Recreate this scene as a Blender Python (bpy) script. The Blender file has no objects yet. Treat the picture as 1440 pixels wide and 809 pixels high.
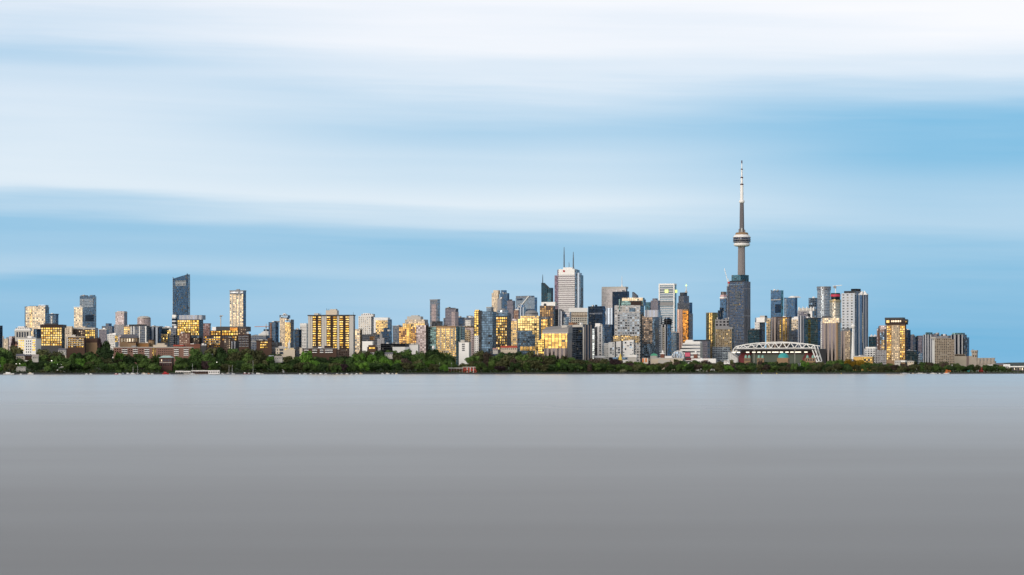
import bpy, math, random
from math import radians as R, sin, cos, atan, atan2, pi, sqrt
random.seed(7)
SC = bpy.context.scene
COL = SC.collection

# ------------------------------------------------------------------ camera, sky, sun, exposure
F, HZ, EYE = 3580.0, 522.0, 4.4          # focal length in photo pixels, horizon row, eye height above the water
cam = bpy.data.cameras.new('camera')
cam_ob = bpy.data.objects.new('camera', cam)
COL.objects.link(cam_ob)
SC.camera = cam_ob
cam_ob.location = (0, 0, EYE)
cam_ob.rotation_euler = (R(90), 0, 0)
cam.lens = 36.0 * F / 1440.0
cam.shift_y = (HZ - 404.5) / 1440.0
cam.clip_start = 1.0
cam.clip_end = 60000.0

SUN_EL, SUN_AZ = R(8.0), R(215.0)         # low in the west, behind the camera and to its left
world = bpy.data.worlds.new("World")
SC.world = world
world.use_nodes = True


class N:
    """small helper round a node tree"""
    def __init__(s, nt):
        s.nt = nt
    def new(s, t, **k):
        n = s.nt.nodes.new(t)
        for a, v in k.items():
            setattr(n, a, v)
        return n
    def put(s, sock, v):
        if v is None:
            return
        if isinstance(v, bpy.types.NodeSocket):
            s.nt.links.new(v, sock)
        else:
            if hasattr(sock.default_value, '__len__') and len(sock.default_value) == 4 and len(v) == 3:
                v = (*v, 1)
            sock.default_value = v
    def m(s, op, a, b=None, c=None):
        n = s.new('ShaderNodeMath', operation=op)
        for i, v in enumerate((a, b, c)):
            s.put(n.inputs[i], v)
        return n.outputs[0]
    def v(s, op, a, b=None, scale=None):
        n = s.new('ShaderNodeVectorMath', operation=op)
        s.put(n.inputs[0], a)
        s.put(n.inputs[1], b)
        if scale is not None:
            s.put(n.inputs['Scale'], scale)
        return n.outputs['Value'] if op in ('DOT_PRODUCT', 'LENGTH') else n.outputs[0]
    def xyz(s, a):
        n = s.new('ShaderNodeSeparateXYZ')
        s.put(n.inputs[0], a)
        return n.outputs
    def comb(s, x, y, z):
        n = s.new('ShaderNodeCombineXYZ')
        for i, v in enumerate((x, y, z)):
            s.put(n.inputs[i], v)
        return n.outputs[0]
    def noise(s, vec, scale, detail=2, rough=.5, dim='3D'):
        n = s.new('ShaderNodeTexNoise', noise_dimensions=dim)
        s.put(n.inputs['Vector'], vec)
        n.inputs['Scale'].default_value = scale
        n.inputs['Detail'].default_value = detail
        n.inputs['Roughness'].default_value = rough
        return n.outputs[0]
    def ramp(s, fac, stops, interp='LINEAR'):
        n = s.new('ShaderNodeValToRGB')
        cr = n.color_ramp
        cr.interpolation = interp
        while len(cr.elements) < len(stops):
            cr.elements.new(.5)
        for e, (p, c) in zip(cr.elements, stops):
            e.position = p
            e.color = (c, c, c, 1) if not hasattr(c, '__len__') else (*c, 1)
        s.put(n.inputs[0], fac)
        return n.outputs[0]
    def mixc(s, fac, a, b, blend='MIX'):
        n = s.new('ShaderNodeMix', data_type='RGBA', blend_type=blend)
        s.put(n.inputs[0], fac)
        s.put(n.inputs[6], a)
        s.put(n.inputs[7], b)
        return n.outputs[2]
    def smooth(s, x, a, b):
        n = s.new('ShaderNodeMapRange', interpolation_type='SMOOTHSTEP')
        s.put(n.inputs[0], x)
        n.inputs[1].default_value = a
        n.inputs[2].default_value = b
        return n.outputs[0]


def build_sky():
    n = N(world.node_tree)
    bg = world.node_tree.nodes['Background']
    out = world.node_tree.nodes['World Output']
    sky = n.new('ShaderNodeTexSky', sky_type='NISHITA')
    sky.sun_disc = False
    sky.sun_elevation = SUN_EL
    sky.sun_rotation = SUN_AZ
    sky.altitude = 80
    sky.ozone_density = 2.0
    bg.inputs[1].default_value = 0.09
    d = n.new('ShaderNodeTexCoord').outputs['Generated']
    x, y, z = n.xyz(d)
    # wind-drawn cloud: noise squeezed in height, so it lies in long level streaks all round the sky
    w1 = n.noise(n.comb(n.m('MULTIPLY', x, 2.2), n.m('MULTIPLY', y, 2.2), n.m('MULTIPLY', n.m('ADD', z, n.m('MULTIPLY', x, .05)), 26)), 1.0, 3, .55)
    w2 = n.noise(n.comb(n.m('MULTIPLY', x, 3.6), n.m('MULTIPLY', y, 3.6), n.m('MULTIPLY', n.m('ADD', z, n.m('MULTIPLY', x, .02)), 66)), 1.0, 4, .6)
    tilt = n.m('MULTIPLY', n.m('MINIMUM', n.m('ADD', x, .12), .12), .022)      # streaks sink to the right on the left half
    zz = n.m('ADD', n.m('ADD', z, tilt), n.m('MULTIPLY', n.m('SUBTRACT', w1, .5), .021))
    zz = n.m('ADD', zz, n.m('MULTIPLY', n.m('SUBTRACT', w2, .5), .015))
    t = n.m('MULTIPLY', zz, 4.0)                       # 0 .. 0.25 of height over 0 .. 1
    def band(stops):
        return n.ramp(t, [((522 - py) / F * 4.0 if py is not None else 1.0, c) for py, c in stops], 'EASE')
    L = band([(522, .30), (480, .22), (430, .18), (395, .10), (378, .36), (345, .22), (312, .18), (290, .42), (264, .84), (235, .80),
              (190, .74), (150, .70), (115, .58), (88, .38), (55, .66), (10, .93), (-60, .98)])
    C = band([(522, .30), (480, .26), (420, .36), (385, .36), (350, .20), (322, .30), (298, .60), (272, .84), (240, .66), (205, .54),
              (172, .34), (135, .50), (100, .78), (60, .90), (0, .99), (-60, .98)])
    Rr = band([(522, .10), (480, .06), (400, .12), (350, .22), (300, .38), (265, .30), (215, .10), (170, .08), (148, .18), (122, .42), (95, .72),
               (60, .88), (0, .99), (-60, .97)])
    s = n.m('DIVIDE', x, n.m('MAXIMUM', n.m('ABSOLUTE', y), .05))
    c = n.mixc(n.smooth(s, -.19, -.01), L, C)
    c = n.mixc(n.smooth(s, .01, .17), c, Rr)
    c = n.m('ADD', c, n.m('MULTIPLY', n.m('SUBTRACT', w2, .5), .34))
    c = n.m('ADD', c, n.m('MULTIPLY', n.m('SUBTRACT', w1, .5), .22))
    c = n.m('MINIMUM', n.m('MAXIMUM', c, 0.0), 1.0)
    blue = n.mixc(n.smooth(z, 0.0, .06), (.122, .418, .690), (.150, .440, .705))
    front = n.mixc(c, blue, n.mixc(n.smooth(z, .07, .135), (.78, .84, .91), (.91, .905, .945)))
    # the deck overhead is a darker, neutral grey
    high = n.mixc(n.noise(n.comb(n.m('MULTIPLY', x, 3), n.m('MULTIPLY', y, 3), n.m('MULTIPLY', z, 5)), 1.0, 4), (.24, .235, .235), (.34, .33, .33))
    front = n.v('SCALE', front, scale=n.m('ADD', 1.0, n.m('MULTIPLY', n.smooth(z, .14, .20), 1.05)))      # cloud just above the view, brightened to lighten the far water
    lay = n.mixc(n.smooth(z, .20, .40), front, high)
    # the west is open: the cloud thins out round the low sun
    sx, sy = sin(SUN_AZ), cos(SUN_AZ)
    dot = n.m('ADD', n.m('MULTIPLY', x, sx), n.m('MULTIPLY', y, sy))
    west = n.m('MULTIPLY', n.smooth(dot, .52, .97), n.smooth(z, .42, .10))
    back = n.smooth(y, .2, -.3)
    lay = n.mixc(n.m('MULTIPLY', back, .55), lay, n.mixc(.5, lay, (.14, .20, .30)))
    lay = n.mixc(n.m('MULTIPLY', west, .8), lay, (.10, .10, .12))
    veil = n.m('ADD', .18, n.m('MULTIPLY', west, .17))      # the cloud layer hides the clear air behind it
    n.put(bg.inputs[0], n.v('SCALE', sky.outputs[0], scale=veil))
    bg2 = n.new('ShaderNodeBackground')
    n.put(bg2.inputs[0], lay)
    bg2.inputs[1].default_value = 1.0
    add = n.new('ShaderNodeAddShader')
    n.nt.links.new(bg.outputs[0], add.inputs[0])
    n.nt.links.new(bg2.outputs[0], add.inputs[1])
    n.nt.links.new(add.outputs[0], out.inputs[0])


build_sky()
sun_l = bpy.data.lights.new('sun', 'SUN')
sun_l.energy = 3.7
sun_l.angle = R(60)         # veiled by thin cloud: a broad soft glow, no hard shadow
sun_l.color = (1.0, .90, .79)
sun_ob = bpy.data.objects.new('sun', sun_l)
COL.objects.link(sun_ob)
sun_ob.rotation_euler = (R(90) - SUN_EL, 0, pi - SUN_AZ)
SC.view_settings.view_transform = 'Standard'
SC.view_settings.look = 'None'
SC.view_settings.exposure = 0.0
SC.view_settings.gamma = 1.0
SC.cycles.max_bounces = 5
SC.cycles.diffuse_bounces = 2
SC.cycles.glossy_bounces = 3
SC.cycles.use_denoising = True
SC.cycles.caustics_reflective = False
#@@PART2

# ------------------------------------------------------------------ placing: pixel column / row at a depth -> metres
def X_(px, Y):
    return (px - 720.0) / F * Y


def Z_(py, Y):
    return EYE + (HZ - py) / F * Y


def shore(px):
    return 3300.0 + 850.0 * px / 1440.0


def lerp(a, b, t):
    return a + (b - a) * t


def table(tab, x):
    if x <= tab[0][0]:
        return tab[0][1]
    for (a, va), (b, vb) in zip(tab, tab[1:]):
        if x <= b:
            return lerp(va, vb, (x - a) / (b - a))
    return tab[-1][1]


RISE = [(-800, 16), (0, 17), (300, 17), (520, 14), (700, 10), (860, 6), (1440, 4.5), (2400, 4)]


def land(px, Y):
    d = Y - shore(px)
    if d < 4:
        return 1.3
    t = min(1.0, (d - 4) / 330.0)
    t = t * t * (3 - 2 * t)
    return 2.0 + t * table(RISE, px)


def land_xy(x, y):
    return land(720 + x / y * F, y)


# ------------------------------------------------------------------ mesh collector
class G:
    def __init__(s):
        s.v, s.f, s.uv, s.mi = [], [], [], []
    def face(s, pts, uvs=None, mi=0):
        b = len(s.v)
        s.v += pts
        s.f.append(tuple(range(b, b + len(pts))))
        s.uv += uvs if uvs else [(p[0], p[2]) for p in pts]
        s.mi.append(mi)
    def prism(s, poly, z0, z1, mi=0, roof=None, sides=None, zt=None, cap=True, u0=0.0):
        """poly counter-clockwise seen from above; zt: own top height for each corner; sides: material of each side"""
        n = len(poly)
        zt = zt or [z1] * n
        u = u0
        for i in range(n):
            a, b = poly[i], poly[(i + 1) % n]
            w = sqrt((a[0] - b[0]) ** 2 + (a[1] - b[1]) ** 2)
            ta, tb = zt[i], zt[(i + 1) % n]
            s.face([(a[0], a[1], z0), (b[0], b[1], z0), (b[0], b[1], tb), (a[0], a[1], ta)],
                   [(u, z0), (u + w, z0), (u + w, tb), (u, ta)], mi if sides is None else sides[i])
            u += w
        if cap:
            r = mi if roof is None else roof
            s.face([(p[0], p[1], zt[i]) for i, p in enumerate(poly)], None, r)
            s.face([(p[0], p[1], z0) for p in reversed(poly)], None, r)
    def box(s, x0, x1, y0, y1, z0, z1, mi=0, roof=None, sides=None):
        s.prism([(x0, y0), (x1, y0), (x1, y1), (x0, y1)], z0, z1, mi, roof, sides)
    def lathe(s, prof, n=24, cx=0, cy=0, mi=0, a0=0, a1=2 * pi):
        for (r0, z0), (r1, z1) in zip(prof, prof[1:]):
            for i in range(n):
                a, b = a0 + (a1 - a0) * i / n, a0 + (a1 - a0) * (i + 1) / n
                rm = max(r0, r1)
                s.face([(cx + r0 * cos(a), cy + r0 * sin(a), z0), (cx + r0 * cos(b), cy + r0 * sin(b), z0),
                        (cx + r1 * cos(b), cy + r1 * sin(b), z1), (cx + r1 * cos(a), cy + r1 * sin(a), z1)],
                       [(a * rm, z0), (b * rm, z0), (b * rm, z1), (a * rm, z1)], mi)
    def bar(s, p, q, w, mi=0):
        """square bar between two points"""
        d = [q[i] - p[i] for i in range(3)]
        l = sqrt(sum(c * c for c in d)) or 1
        d = [c / l for c in d]
        up = (0, 0, 1) if abs(d[2]) < .9 else (0, 1, 0)
        a = (d[1] * up[2] - d[2] * up[1], d[2] * up[0] - d[0] * up[2], d[0] * up[1] - d[1] * up[0])
        la = sqrt(sum(c * c for c in a))
        a = [c / la * w / 2 for c in a]
        b = (d[1] * a[2] - d[2] * a[1], d[2] * a[0] - d[0] * a[2], d[0] * a[1] - d[1] * a[0])
        ring = lambda c: [tuple(c[i] + sa * a[i] + sb * b[i] for i in range(3)) for sa, sb in ((-1, -1), (1, -1), (1, 1), (-1, 1))]
        P, Q = ring(p), ring(q)
        for i in range(4):
            j = (i + 1) % 4
            s.face([P[i], P[j], Q[j], Q[i]], None, mi)
        s.face(P[::-1], None, mi)
        s.face(Q, None, mi)
    def mesh(s, name, mats):
        me = bpy.data.meshes.new(name)
        me.from_pydata(s.v, [], s.f)
        uv = me.uv_layers.new(name='UVMap')
        uv.data.foreach_set('uv', [c for p in s.uv for c in p])
        for m in (mats if isinstance(mats, (list, tuple)) else [mats]):
            me.materials.append(m)
        me.polygons.foreach_set('material_index', s.mi)
        me.update()
        return me


def link(name, data, parent=None, loc=(0, 0, 0), rz=0.0):
    o = bpy.data.objects.new(name, data)
    COL.objects.link(o)
    o.location = loc
    o.rotation_euler = (0, 0, rz)
    if parent is not None:
        o.parent = parent
    return o


def tag(o, label=None, cat=None, group=None, kind=None):
    for k, v in (('label', label), ('category', cat), ('group', group), ('kind', kind)):
        if v:
            o[k] = v
    return o


# ------------------------------------------------------------------ materials
MATS = {}


def principled(name, col, rough=.8, metal=0.0, spec=.3, noise=.15, nscale=.15):
    if name in MATS:
        return MATS[name]
    m = bpy.data.materials.new(name)
    m.use_nodes = True
    n = N(m.node_tree)
    b = m.node_tree.nodes['Principled BSDF']
    pos = n.new('ShaderNodeTexCoord').outputs['Object']
    f = n.noise(pos, nscale, 3, .6)
    k = n.m('ADD', 1 - noise / 2, n.m('MULTIPLY', f, noise))
    c = n.v('SCALE', col, scale=k)
    n.put(b.inputs['Base Color'], c)
    b.inputs['Roughness'].default_value = rough
    b.inputs['Metallic'].default_value = metal
    b.inputs['Specular IOR Level'].default_value = spec
    MATS[name] = m
    return m


def glow(name, col, strength):
    if name in MATS:
        return MATS[name]
    m = bpy.data.materials.new(name)
    m.use_nodes = True
    b = m.node_tree.nodes['Principled BSDF']
    b.inputs['Base Color'].default_value = (*col, 1)
    b.inputs['Emission Color'].default_value = (*col, 1)
    b.inputs['Emission Strength'].default_value = strength
    MATS[name] = m
    return m


GLASS = .36                                  # share of the light a coated pane throws back


def glass_bsdf(n, tint, rnd, rough, tilt, wob, uv, refl):
    """mirror-like pane: reflects the open western sky; every pane hangs a little out of true"""
    geo = n.new('ShaderNodeNewGeometry').outputs['Normal']
    off = n.v('SCALE', n.v('SUBTRACT', rnd, (.5, .5, .5)), scale=2 * tilt)
    nz = n.new('ShaderNodeTexNoise', noise_dimensions='3D')
    n.put(nz.inputs['Vector'], uv)
    nz.inputs['Scale'].default_value = .045
    nz.inputs['Detail'].default_value = 2
    off2 = n.v('SCALE', n.v('SUBTRACT', nz.outputs['Color'], (.5, .5, .5)), scale=2 * wob)
    off = n.v('MULTIPLY', n.v('ADD', off, off2), (1.0, 1.0, .5))
    nor = n.v('NORMALIZE', n.v('ADD', geo, off))
    b = n.new('ShaderNodeBsdfPrincipled')
    r = n.xyz(rnd)
    k = n.m('ADD', .5, n.m('MULTIPLY', r[0], 1.0))
    n.put(b.inputs['Base Color'], n.v('SCALE', tuple(c * GLASS for c in tint), scale=k))
    b.inputs['Metallic'].default_value = refl
    b.inputs['Roughness'].default_value = rough
    n.put(b.inputs['Normal'], nor)
    return b.outputs[0]


def facade(name, wall, tint, fw=3.2, fh=3.3, ww=.7, wh=.62, tilt=.035, wob=.03, rough=.12, refl=.92, dark=.12, strip=None, band=None, wrough=.75, lit=0.0):
    """wall with a grid of panes fw x fh metres in real units; strip=(period, share): blank vertical piers; band=(period, share): blank floors"""
    if name in MATS:
        return MATS[name]
    m = bpy.data.materials.new(name)
    m.use_nodes = True
    nt = m.node_tree
    n = N(nt)
    pb = nt.nodes['Principled BSDF']
    out = nt.nodes['Material Output']
    uv = n.new('ShaderNodeUVMap').outputs[0]
    u, v, _ = n.xyz(uv)
    cu, cv = n.m('DIVIDE', u, fw), n.m('DIVIDE', v, fh)
    fu, fv = n.m('FRACT', cu), n.m('FRACT', cv)
    mask = n.m('MULTIPLY', n.m('LESS_THAN', n.m('ABSOLUTE', n.m('SUBTRACT', fu, .5)), ww / 2),
               n.m('LESS_THAN', n.m('ABSOLUTE', n.m('SUBTRACT', fv, .5)), wh / 2))
    if strip:
        mask = n.m('MULTIPLY', mask, n.m('GREATER_THAN', n.m('FRACT', n.m('DIVIDE', u, strip[0])), strip[1]))
    if band:
        mask = n.m('MULTIPLY', mask, n.m('GREATER_THAN', n.m('FRACT', n.m('DIVIDE', v, band[0])), band[1]))
    oi = n.new('ShaderNodeObjectInfo').outputs['Random']
    wn = n.new('ShaderNodeTexWhiteNoise', noise_dimensions='3D')
    n.put(wn.inputs['Vector'], n.comb(n.m('FLOOR', cu), n.m('FLOOR', cv), n.m('MULTIPLY', oi, 91)))
    rnd = wn.outputs['Color']
    gl = glass_bsdf(n, tint, rnd, rough, tilt, wob, uv, refl)
    # some panes stand open, have blinds or deep balconies: matt
    matt = n.new('ShaderNodeBsdfPrincipled')
    rc = n.xyz(rnd)
    n.put(matt.inputs['Base Color'], n.mixc(n.m('GREATER_THAN', rc[2], .5), tuple(c * .25 for c in wall), tuple(c * min(1.0, .12 + 2.2 * sum(wall) / 3) for c in (.32, .30, .27))))
    matt.inputs['Roughness'].default_value = .7
    if lit:
        n.put(matt.inputs['Emission Color'], (1, .62, .24))
        n.put(matt.inputs['Emission Strength'], n.m('MULTIPLY', n.m('GREATER_THAN', rc[2], 1 - lit), 1.1))
    mx = n.new('ShaderNodeMixShader')
    n.put(mx.inputs[0], n.m('LESS_THAN', rc[1], dark))
    nt.links.new(gl, mx.inputs[1])
    nt.links.new(matt.outputs[0], mx.inputs[2])
    # wall
    wnz = n.noise(n.comb(u, v, n.m('MULTIPLY', oi, 50)), .12, 3, .6)
    n.put(pb.inputs['Base Color'], n.v('SCALE', wall, scale=n.m('ADD', .88, n.m('MULTIPLY', wnz, .24))))
    pb.inputs['Roughness'].default_value = wrough
    mw = n.new('ShaderNodeMixShader')
    n.put(mw.inputs[0], mask)
    nt.links.new(pb.outputs[0], mw.inputs[1])
    nt.links.new(mx.outputs[0], mw.inputs[2])
    nt.links.new(mw.outputs[0], out.inputs[0])
    MATS[name] = m
    return m


def pane(name, tint, rough=.1, tilt=.05, wob=.02, refl=.92):
    """one window pane per object; the object's own random number hangs it out of true"""
    if name in MATS:
        return MATS[name]
    m = bpy.data.materials.new(name)
    m.use_nodes = True
    n = N(m.node_tree)
    oi = n.new('ShaderNodeObjectInfo').outputs['Random']
    uv = n.new('ShaderNodeUVMap').outputs[0]
    u, v, _ = n.xyz(uv)
    wn = n.new('ShaderNodeTexWhiteNoise', noise_dimensions='3D')
    n.put(wn.inputs['Vector'], n.comb(n.m('MULTIPLY', oi, 77), n.m('FLOOR', n.m('DIVIDE', u, 1.6)), 0.0))
    gl = glass_bsdf(n, tint, wn.outputs['Color'], rough, tilt, wob, uv, refl)
    m.node_tree.links.new(gl, m.node_tree.nodes['Material Output'].inputs[0])
    MATS[name] = m
    return m


def ground_mat():
    m = bpy.data.materials.new('lakeshore_ground')
    m.use_nodes = True
    n = N(m.node_tree)
    b = m.node_tree.nodes['Principled BSDF']
    p = n.new('ShaderNodeTexCoord').outputs['Object']
    a = n.noise(p, .012, 4, .6)
    c = n.noise(p, .3, 4, .6)
    col = n.mixc(n.smooth(a, .42, .6), (.06, .13, .03), (.085, .10, .045))
    col = n.mixc(n.smooth(c, .35, .75), col, (.045, .085, .025))
    n.put(b.inputs['Base Color'], col)
    b.inputs['Roughness'].default_value = .95
    return m


def water_mat():
    m = bpy.data.materials.new('lake_water')
    m.use_nodes = True
    n = N(m.node_tree)
    b = m.node_tree.nodes['Principled BSDF']
    p = n.new('ShaderNodeTexCoord').outputs['Object']
    x, y, z = n.xyz(p)
    # long faint wind lanes across the lake change the gloss a little
    lane = n.noise(n.comb(n.m('MULTIPLY', x, .006), n.m('MULTIPLY', n.m('LOGARITHM', n.m('MAXIMUM', y, 1.0), 2.718), 5.0), 0.0), 1.0, 4, .6)
    lane = n.m('ADD', n.m('MULTIPLY', lane, .6), n.m('MULTIPLY', n.noise(n.comb(n.m('MULTIPLY', x, .035), n.m('MULTIPLY', n.m('LOGARITHM', n.m('MAXIMUM', y, 1.0), 2.718), 7.0), 0.0), 1.0, 3, .55), .4))
    b.inputs['Base Color'].default_value = (.13, .127, .121, 1)
    # roughness falls with distance to lighten the far water
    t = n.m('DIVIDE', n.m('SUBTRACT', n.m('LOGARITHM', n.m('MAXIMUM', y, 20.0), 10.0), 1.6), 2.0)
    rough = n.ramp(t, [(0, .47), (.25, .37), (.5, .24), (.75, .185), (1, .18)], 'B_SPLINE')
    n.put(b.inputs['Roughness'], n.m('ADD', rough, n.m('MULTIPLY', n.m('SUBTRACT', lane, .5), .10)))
    b.inputs['IOR'].default_value = 1.33
    b.inputs['Specular IOR Level'].default_value = .5
    return m


# ------------------------------------------------------------------ water, land, sea wall, far hills
def grid_mesh(rows, mat, name):
    g = G()
    for ra, rb in zip(rows, rows[1:]):
        for i in range(len(ra) - 1):
            g.face([ra[i], ra[i + 1], rb[i + 1], rb[i]])
    me = g.mesh(name, mat)
    return me


rows = []
for Yw in (-400, 5, 40, 120, 300, 700, 1400, 2300, 3000, 4200, 6000):
    rows.append([(-9000 + 18000 * i / 24, Yw, 0.0) for i in range(25)])
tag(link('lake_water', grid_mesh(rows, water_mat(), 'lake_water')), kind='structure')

rows = []
for dY in (1.5, 4, 12, 30, 60, 95, 130, 170, 210, 260, 310, 360, 450, 700, 1200, 2200, 4000, 7000):
    r = []
    for i in range(171):
        px = -1000 + 20 * i
        Y = shore(px) + dY
        r.append((X_(px, Y), Y, land(px, Y) - (2.4 if dY < 4 else 0)))
    rows.append(r)
GROUND = ground_mat()
tag(link('ground', grid_mesh(rows, GROUND, 'ground')), kind='structure')

g = G()
STONE = principled('sea_wall_stone', (.075, .078, .08), .95, noise=.9, nscale=.5)
for i in range(170):
    pa, pb_ = -1000 + 20 * i, -980 + 20 * i
    q = []
    for px in (pa, pb_):
        Y = shore(px)
        q.append([(X_(px, Y + dy), Y + dy, z) for dy, z in ((-2.0, -.8), (0.6, 1.1), (1.6, 2.05 + .2 * sin(px * .13)), (4.5, 2.1), (4.6, -.8))])
    for k in range(4):
        g.face([q[0][k], q[1][k], q[1][k + 1], q[0][k + 1]])
tag(link('sea_wall', g.mesh('sea_wall', STONE)), kind='structure')

g = G()
prev = None
for i in range(41):
    px = 1180 + 20 * i
    Y = 15500.0
    top = 512.5 - 3.6 * min(1, max(0, (px - 1385) / 40)) + .7 * sin(px * .045) + .35 * sin(px * .21)
    a = [(X_(px, Y), Y, -5), (X_(px, Y + 300), Y + 300, Z_(lerp(521, top, .7), Y)), (X_(px, Y + 900), Y + 900, Z_(top, Y + 900)), (X_(px, Y + 2600), Y + 2600, -5)]
    if prev:
        for k in range(3):
            g.face([prev[k], a[k], a[k + 1], prev[k + 1]])
    prev = a
tag(link('hills', g.mesh('hills', principled('wooded_hills', (.05, .075, .07), .95, nscale=.004, noise=.6))), kind='structure')
#@@PART3

# ------------------------------------------------------------------ surfaces
ROOF = principled('roof_gravel', (.13, .13, .135), .95)
DARK = principled('dark_metal', (.035, .038, .045), .5)
GREY = principled('grey_concrete', (.27, .27, .28), .85)
PALE = principled('pale_concrete', (.52, .50, .47), .85)
WHITE = principled('white_paint', (.85, .84, .83), .6)
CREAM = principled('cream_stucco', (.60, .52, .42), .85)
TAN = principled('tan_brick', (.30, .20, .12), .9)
BRICK = principled('red_brick', (.20, .085, .06), .9)
RBRICK = principled('bright_red_brick', (.42, .075, .05), .9)
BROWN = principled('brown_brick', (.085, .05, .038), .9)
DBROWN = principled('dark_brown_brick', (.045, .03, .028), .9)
REDP = principled('red_paint', (.42, .03, .035), .5)
TEALP = principled('teal_copper', (.05, .36, .36), .5)
VERDI = principled('verdigris_copper', (.22, .42, .36), .6)
YELL = principled('yellow_canvas', (.85, .62, .15), .7)
GREENR = principled('green_copper_roof', (.10, .45, .28), .6)
STEELW = principled('white_steel', (.80, .80, .80), .4)
TOWERC = principled('tower_concrete', (.235, .215, .22), .8, noise=.25, nscale=.03)

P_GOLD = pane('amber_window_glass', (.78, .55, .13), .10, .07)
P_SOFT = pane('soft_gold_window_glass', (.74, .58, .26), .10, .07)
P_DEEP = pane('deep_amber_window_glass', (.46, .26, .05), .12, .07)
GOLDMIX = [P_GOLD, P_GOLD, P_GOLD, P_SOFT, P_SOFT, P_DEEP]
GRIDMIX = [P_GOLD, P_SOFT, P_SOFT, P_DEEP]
TERRMIX = [P_GOLD, P_SOFT, P_DEEP, P_DEEP, None]
HOTELMIX = [P_SOFT, P_SOFT, P_DEEP, P_GOLD]
P_PALE = pane('pale_window_glass', (.80, .74, .62), .12, .06)
P_DARK = pane('dark_window_glass', (.03, .04, .06), .12, .04)
P_BLUE = pane('blue_window_glass', (.25, .36, .50), .10, .04)

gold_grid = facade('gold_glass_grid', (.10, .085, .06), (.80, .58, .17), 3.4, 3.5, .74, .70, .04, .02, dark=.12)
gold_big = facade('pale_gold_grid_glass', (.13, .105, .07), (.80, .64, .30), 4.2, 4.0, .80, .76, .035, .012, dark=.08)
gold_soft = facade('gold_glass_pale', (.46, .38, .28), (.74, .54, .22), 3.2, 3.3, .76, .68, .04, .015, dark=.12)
gold_white = facade('pale_gold_glass', (.62, .57, .50), (.66, .55, .38), 3.6, 3.3, .70, .66, .05, .04, dark=.16)
navy = facade('navy_curtain_wall', (.03, .042, .06), (.07, .13, .22), 3.0, 3.6, .88, .82, .03, .02, dark=.06)
navy2 = facade('dark_blue_curtain_wall', (.05, .065, .09), (.22, .36, .56), 3.0, 3.4, .86, .78, .04, .03, dark=.08)
black = facade('black_glass_wall', (.025, .028, .035), (.022, .03, .045), 3.0, 3.6, .86, .80, .03, .02, dark=.06)
blue = facade('blue_curtain_wall', (.12, .17, .24), (.42, .68, .98), 3.0, 3.3, .86, .74, .05, .04, dark=.10)
blue_p = facade('pale_blue_curtain_wall', (.32, .37, .44), (.72, .88, 1.0), 3.2, 3.3, .80, .66, .05, .04, dark=.10)
teal = facade('teal_curtain_wall', (.10, .17, .19), (.40, .78, .84), 3.2, 3.4, .84, .74, .05, .04, dark=.10)
teal_m = facade('soft_teal_glass', (.12, .18, .19), (.13, .24, .27), 3.2, 3.4, .84, .74, .05, .04, dark=.10)
dteal = facade('dark_teal_curtain_wall', (.035, .06, .07), (.15, .32, .38), 3.2, 3.4, .84, .74, .05, .03, dark=.08)
greyg = facade('grey_glass_wall', (.24, .25, .28), (.55, .64, .78), 3.0, 3.2, .78, .62, .05, .03, dark=.14)
dgrey = facade('dark_grey_wall', (.10, .105, .12), (.20, .24, .30), 3.0, 3.2, .74, .6, .05, .03, dark=.15)
slate = facade('slate_balcony_wall', (.18, .195, .235), (.26, .36, .52), 5.0, 3.0, .8, .5, .05, .03, dark=.25)
white_w = facade('white_wall_windows', (.74, .72, .70), (.09, .11, .14), 3.4, 3.3, .46, .45, .05, .02, dark=.2)
white_s = facade('white_speckled_wall', (.74, .72, .71), (.06, .08, .11), 4.2, 6.2, .36, .62, .05, .02, dark=.3)
cream_w = facade('cream_wall_windows', (.60, .50, .40), (.55, .48, .36), 3.2, 3.2, .50, .5, .06, .03, dark=.25)
tan_w = facade('tan_wall_windows', (.36, .28, .21), (.55, .48, .36), 3.2, 3.1, .52, .5, .06, .03, dark=.25)
pink_w = facade('pinkish_wall_windows', (.48, .38, .38), (.45, .45, .52), 3.4, 3.2, .56, .52, .06, .03, dark=.2)
brick_w = facade('brick_wall_windows', (.20, .10, .075), (.40, .36, .32), 3.2, 3.0, .44, .46, .06, .03, dark=.3)
brown_w = facade('brown_wall_windows', (.07, .045, .036), (.40, .34, .26), 3.4, 3.0, .56, .5, .06, .03, dark=.3)
brown_g = facade('dark_brown_gold_windows', (.05, .036, .03), (.72, .48, .12), 4.2, 3.3, .62, .50, .07, .05, dark=.3)
purple = facade('mauve_grey_wall', (.24, .22, .26), (.26, .29, .38), 2.8, 3.2, .6, .56, .05, .03, dark=.18)
grey_w = facade('grey_wall_windows', (.34, .33, .35), (.12, .15, .20), 3.0, 3.1, .56, .5, .05, .03, dark=.18)
stripe_h = facade('white_banded_wall', (.78, .77, .76), (.12, .14, .18), 60, 5.6, 1.0, .42, .01, .01, dark=.0)
stripe_b = facade('pale_banded_office', (.54, .56, .60), (.10, .15, .21), 60, 6.6, 1.0, .56, .01, .02, dark=.0)
marble = facade('white_marble_wall', (.68, .67, .68), (.13, .13, .16), 60, 6.2, 1.0, .46, .01, .01, dark=.0)
granite = facade('pale_granite_wall', (.64, .61, .62), (.24, .24, .28), 2.6, 4, .5, .5, .02, .01, dark=.2)
ribs_v = facade('brown_ribbed_wall', (.34, .28, .25), (.10, .10, .13), 6.6, 400, .52, 1.0, .01, .02, dark=.0)
ribs_g = facade('grey_ribbed_wall', (.44, .45, .49), (.17, .21, .30), 7.0, 400, .46, 1.0, .01, .02, dark=.0)
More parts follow.
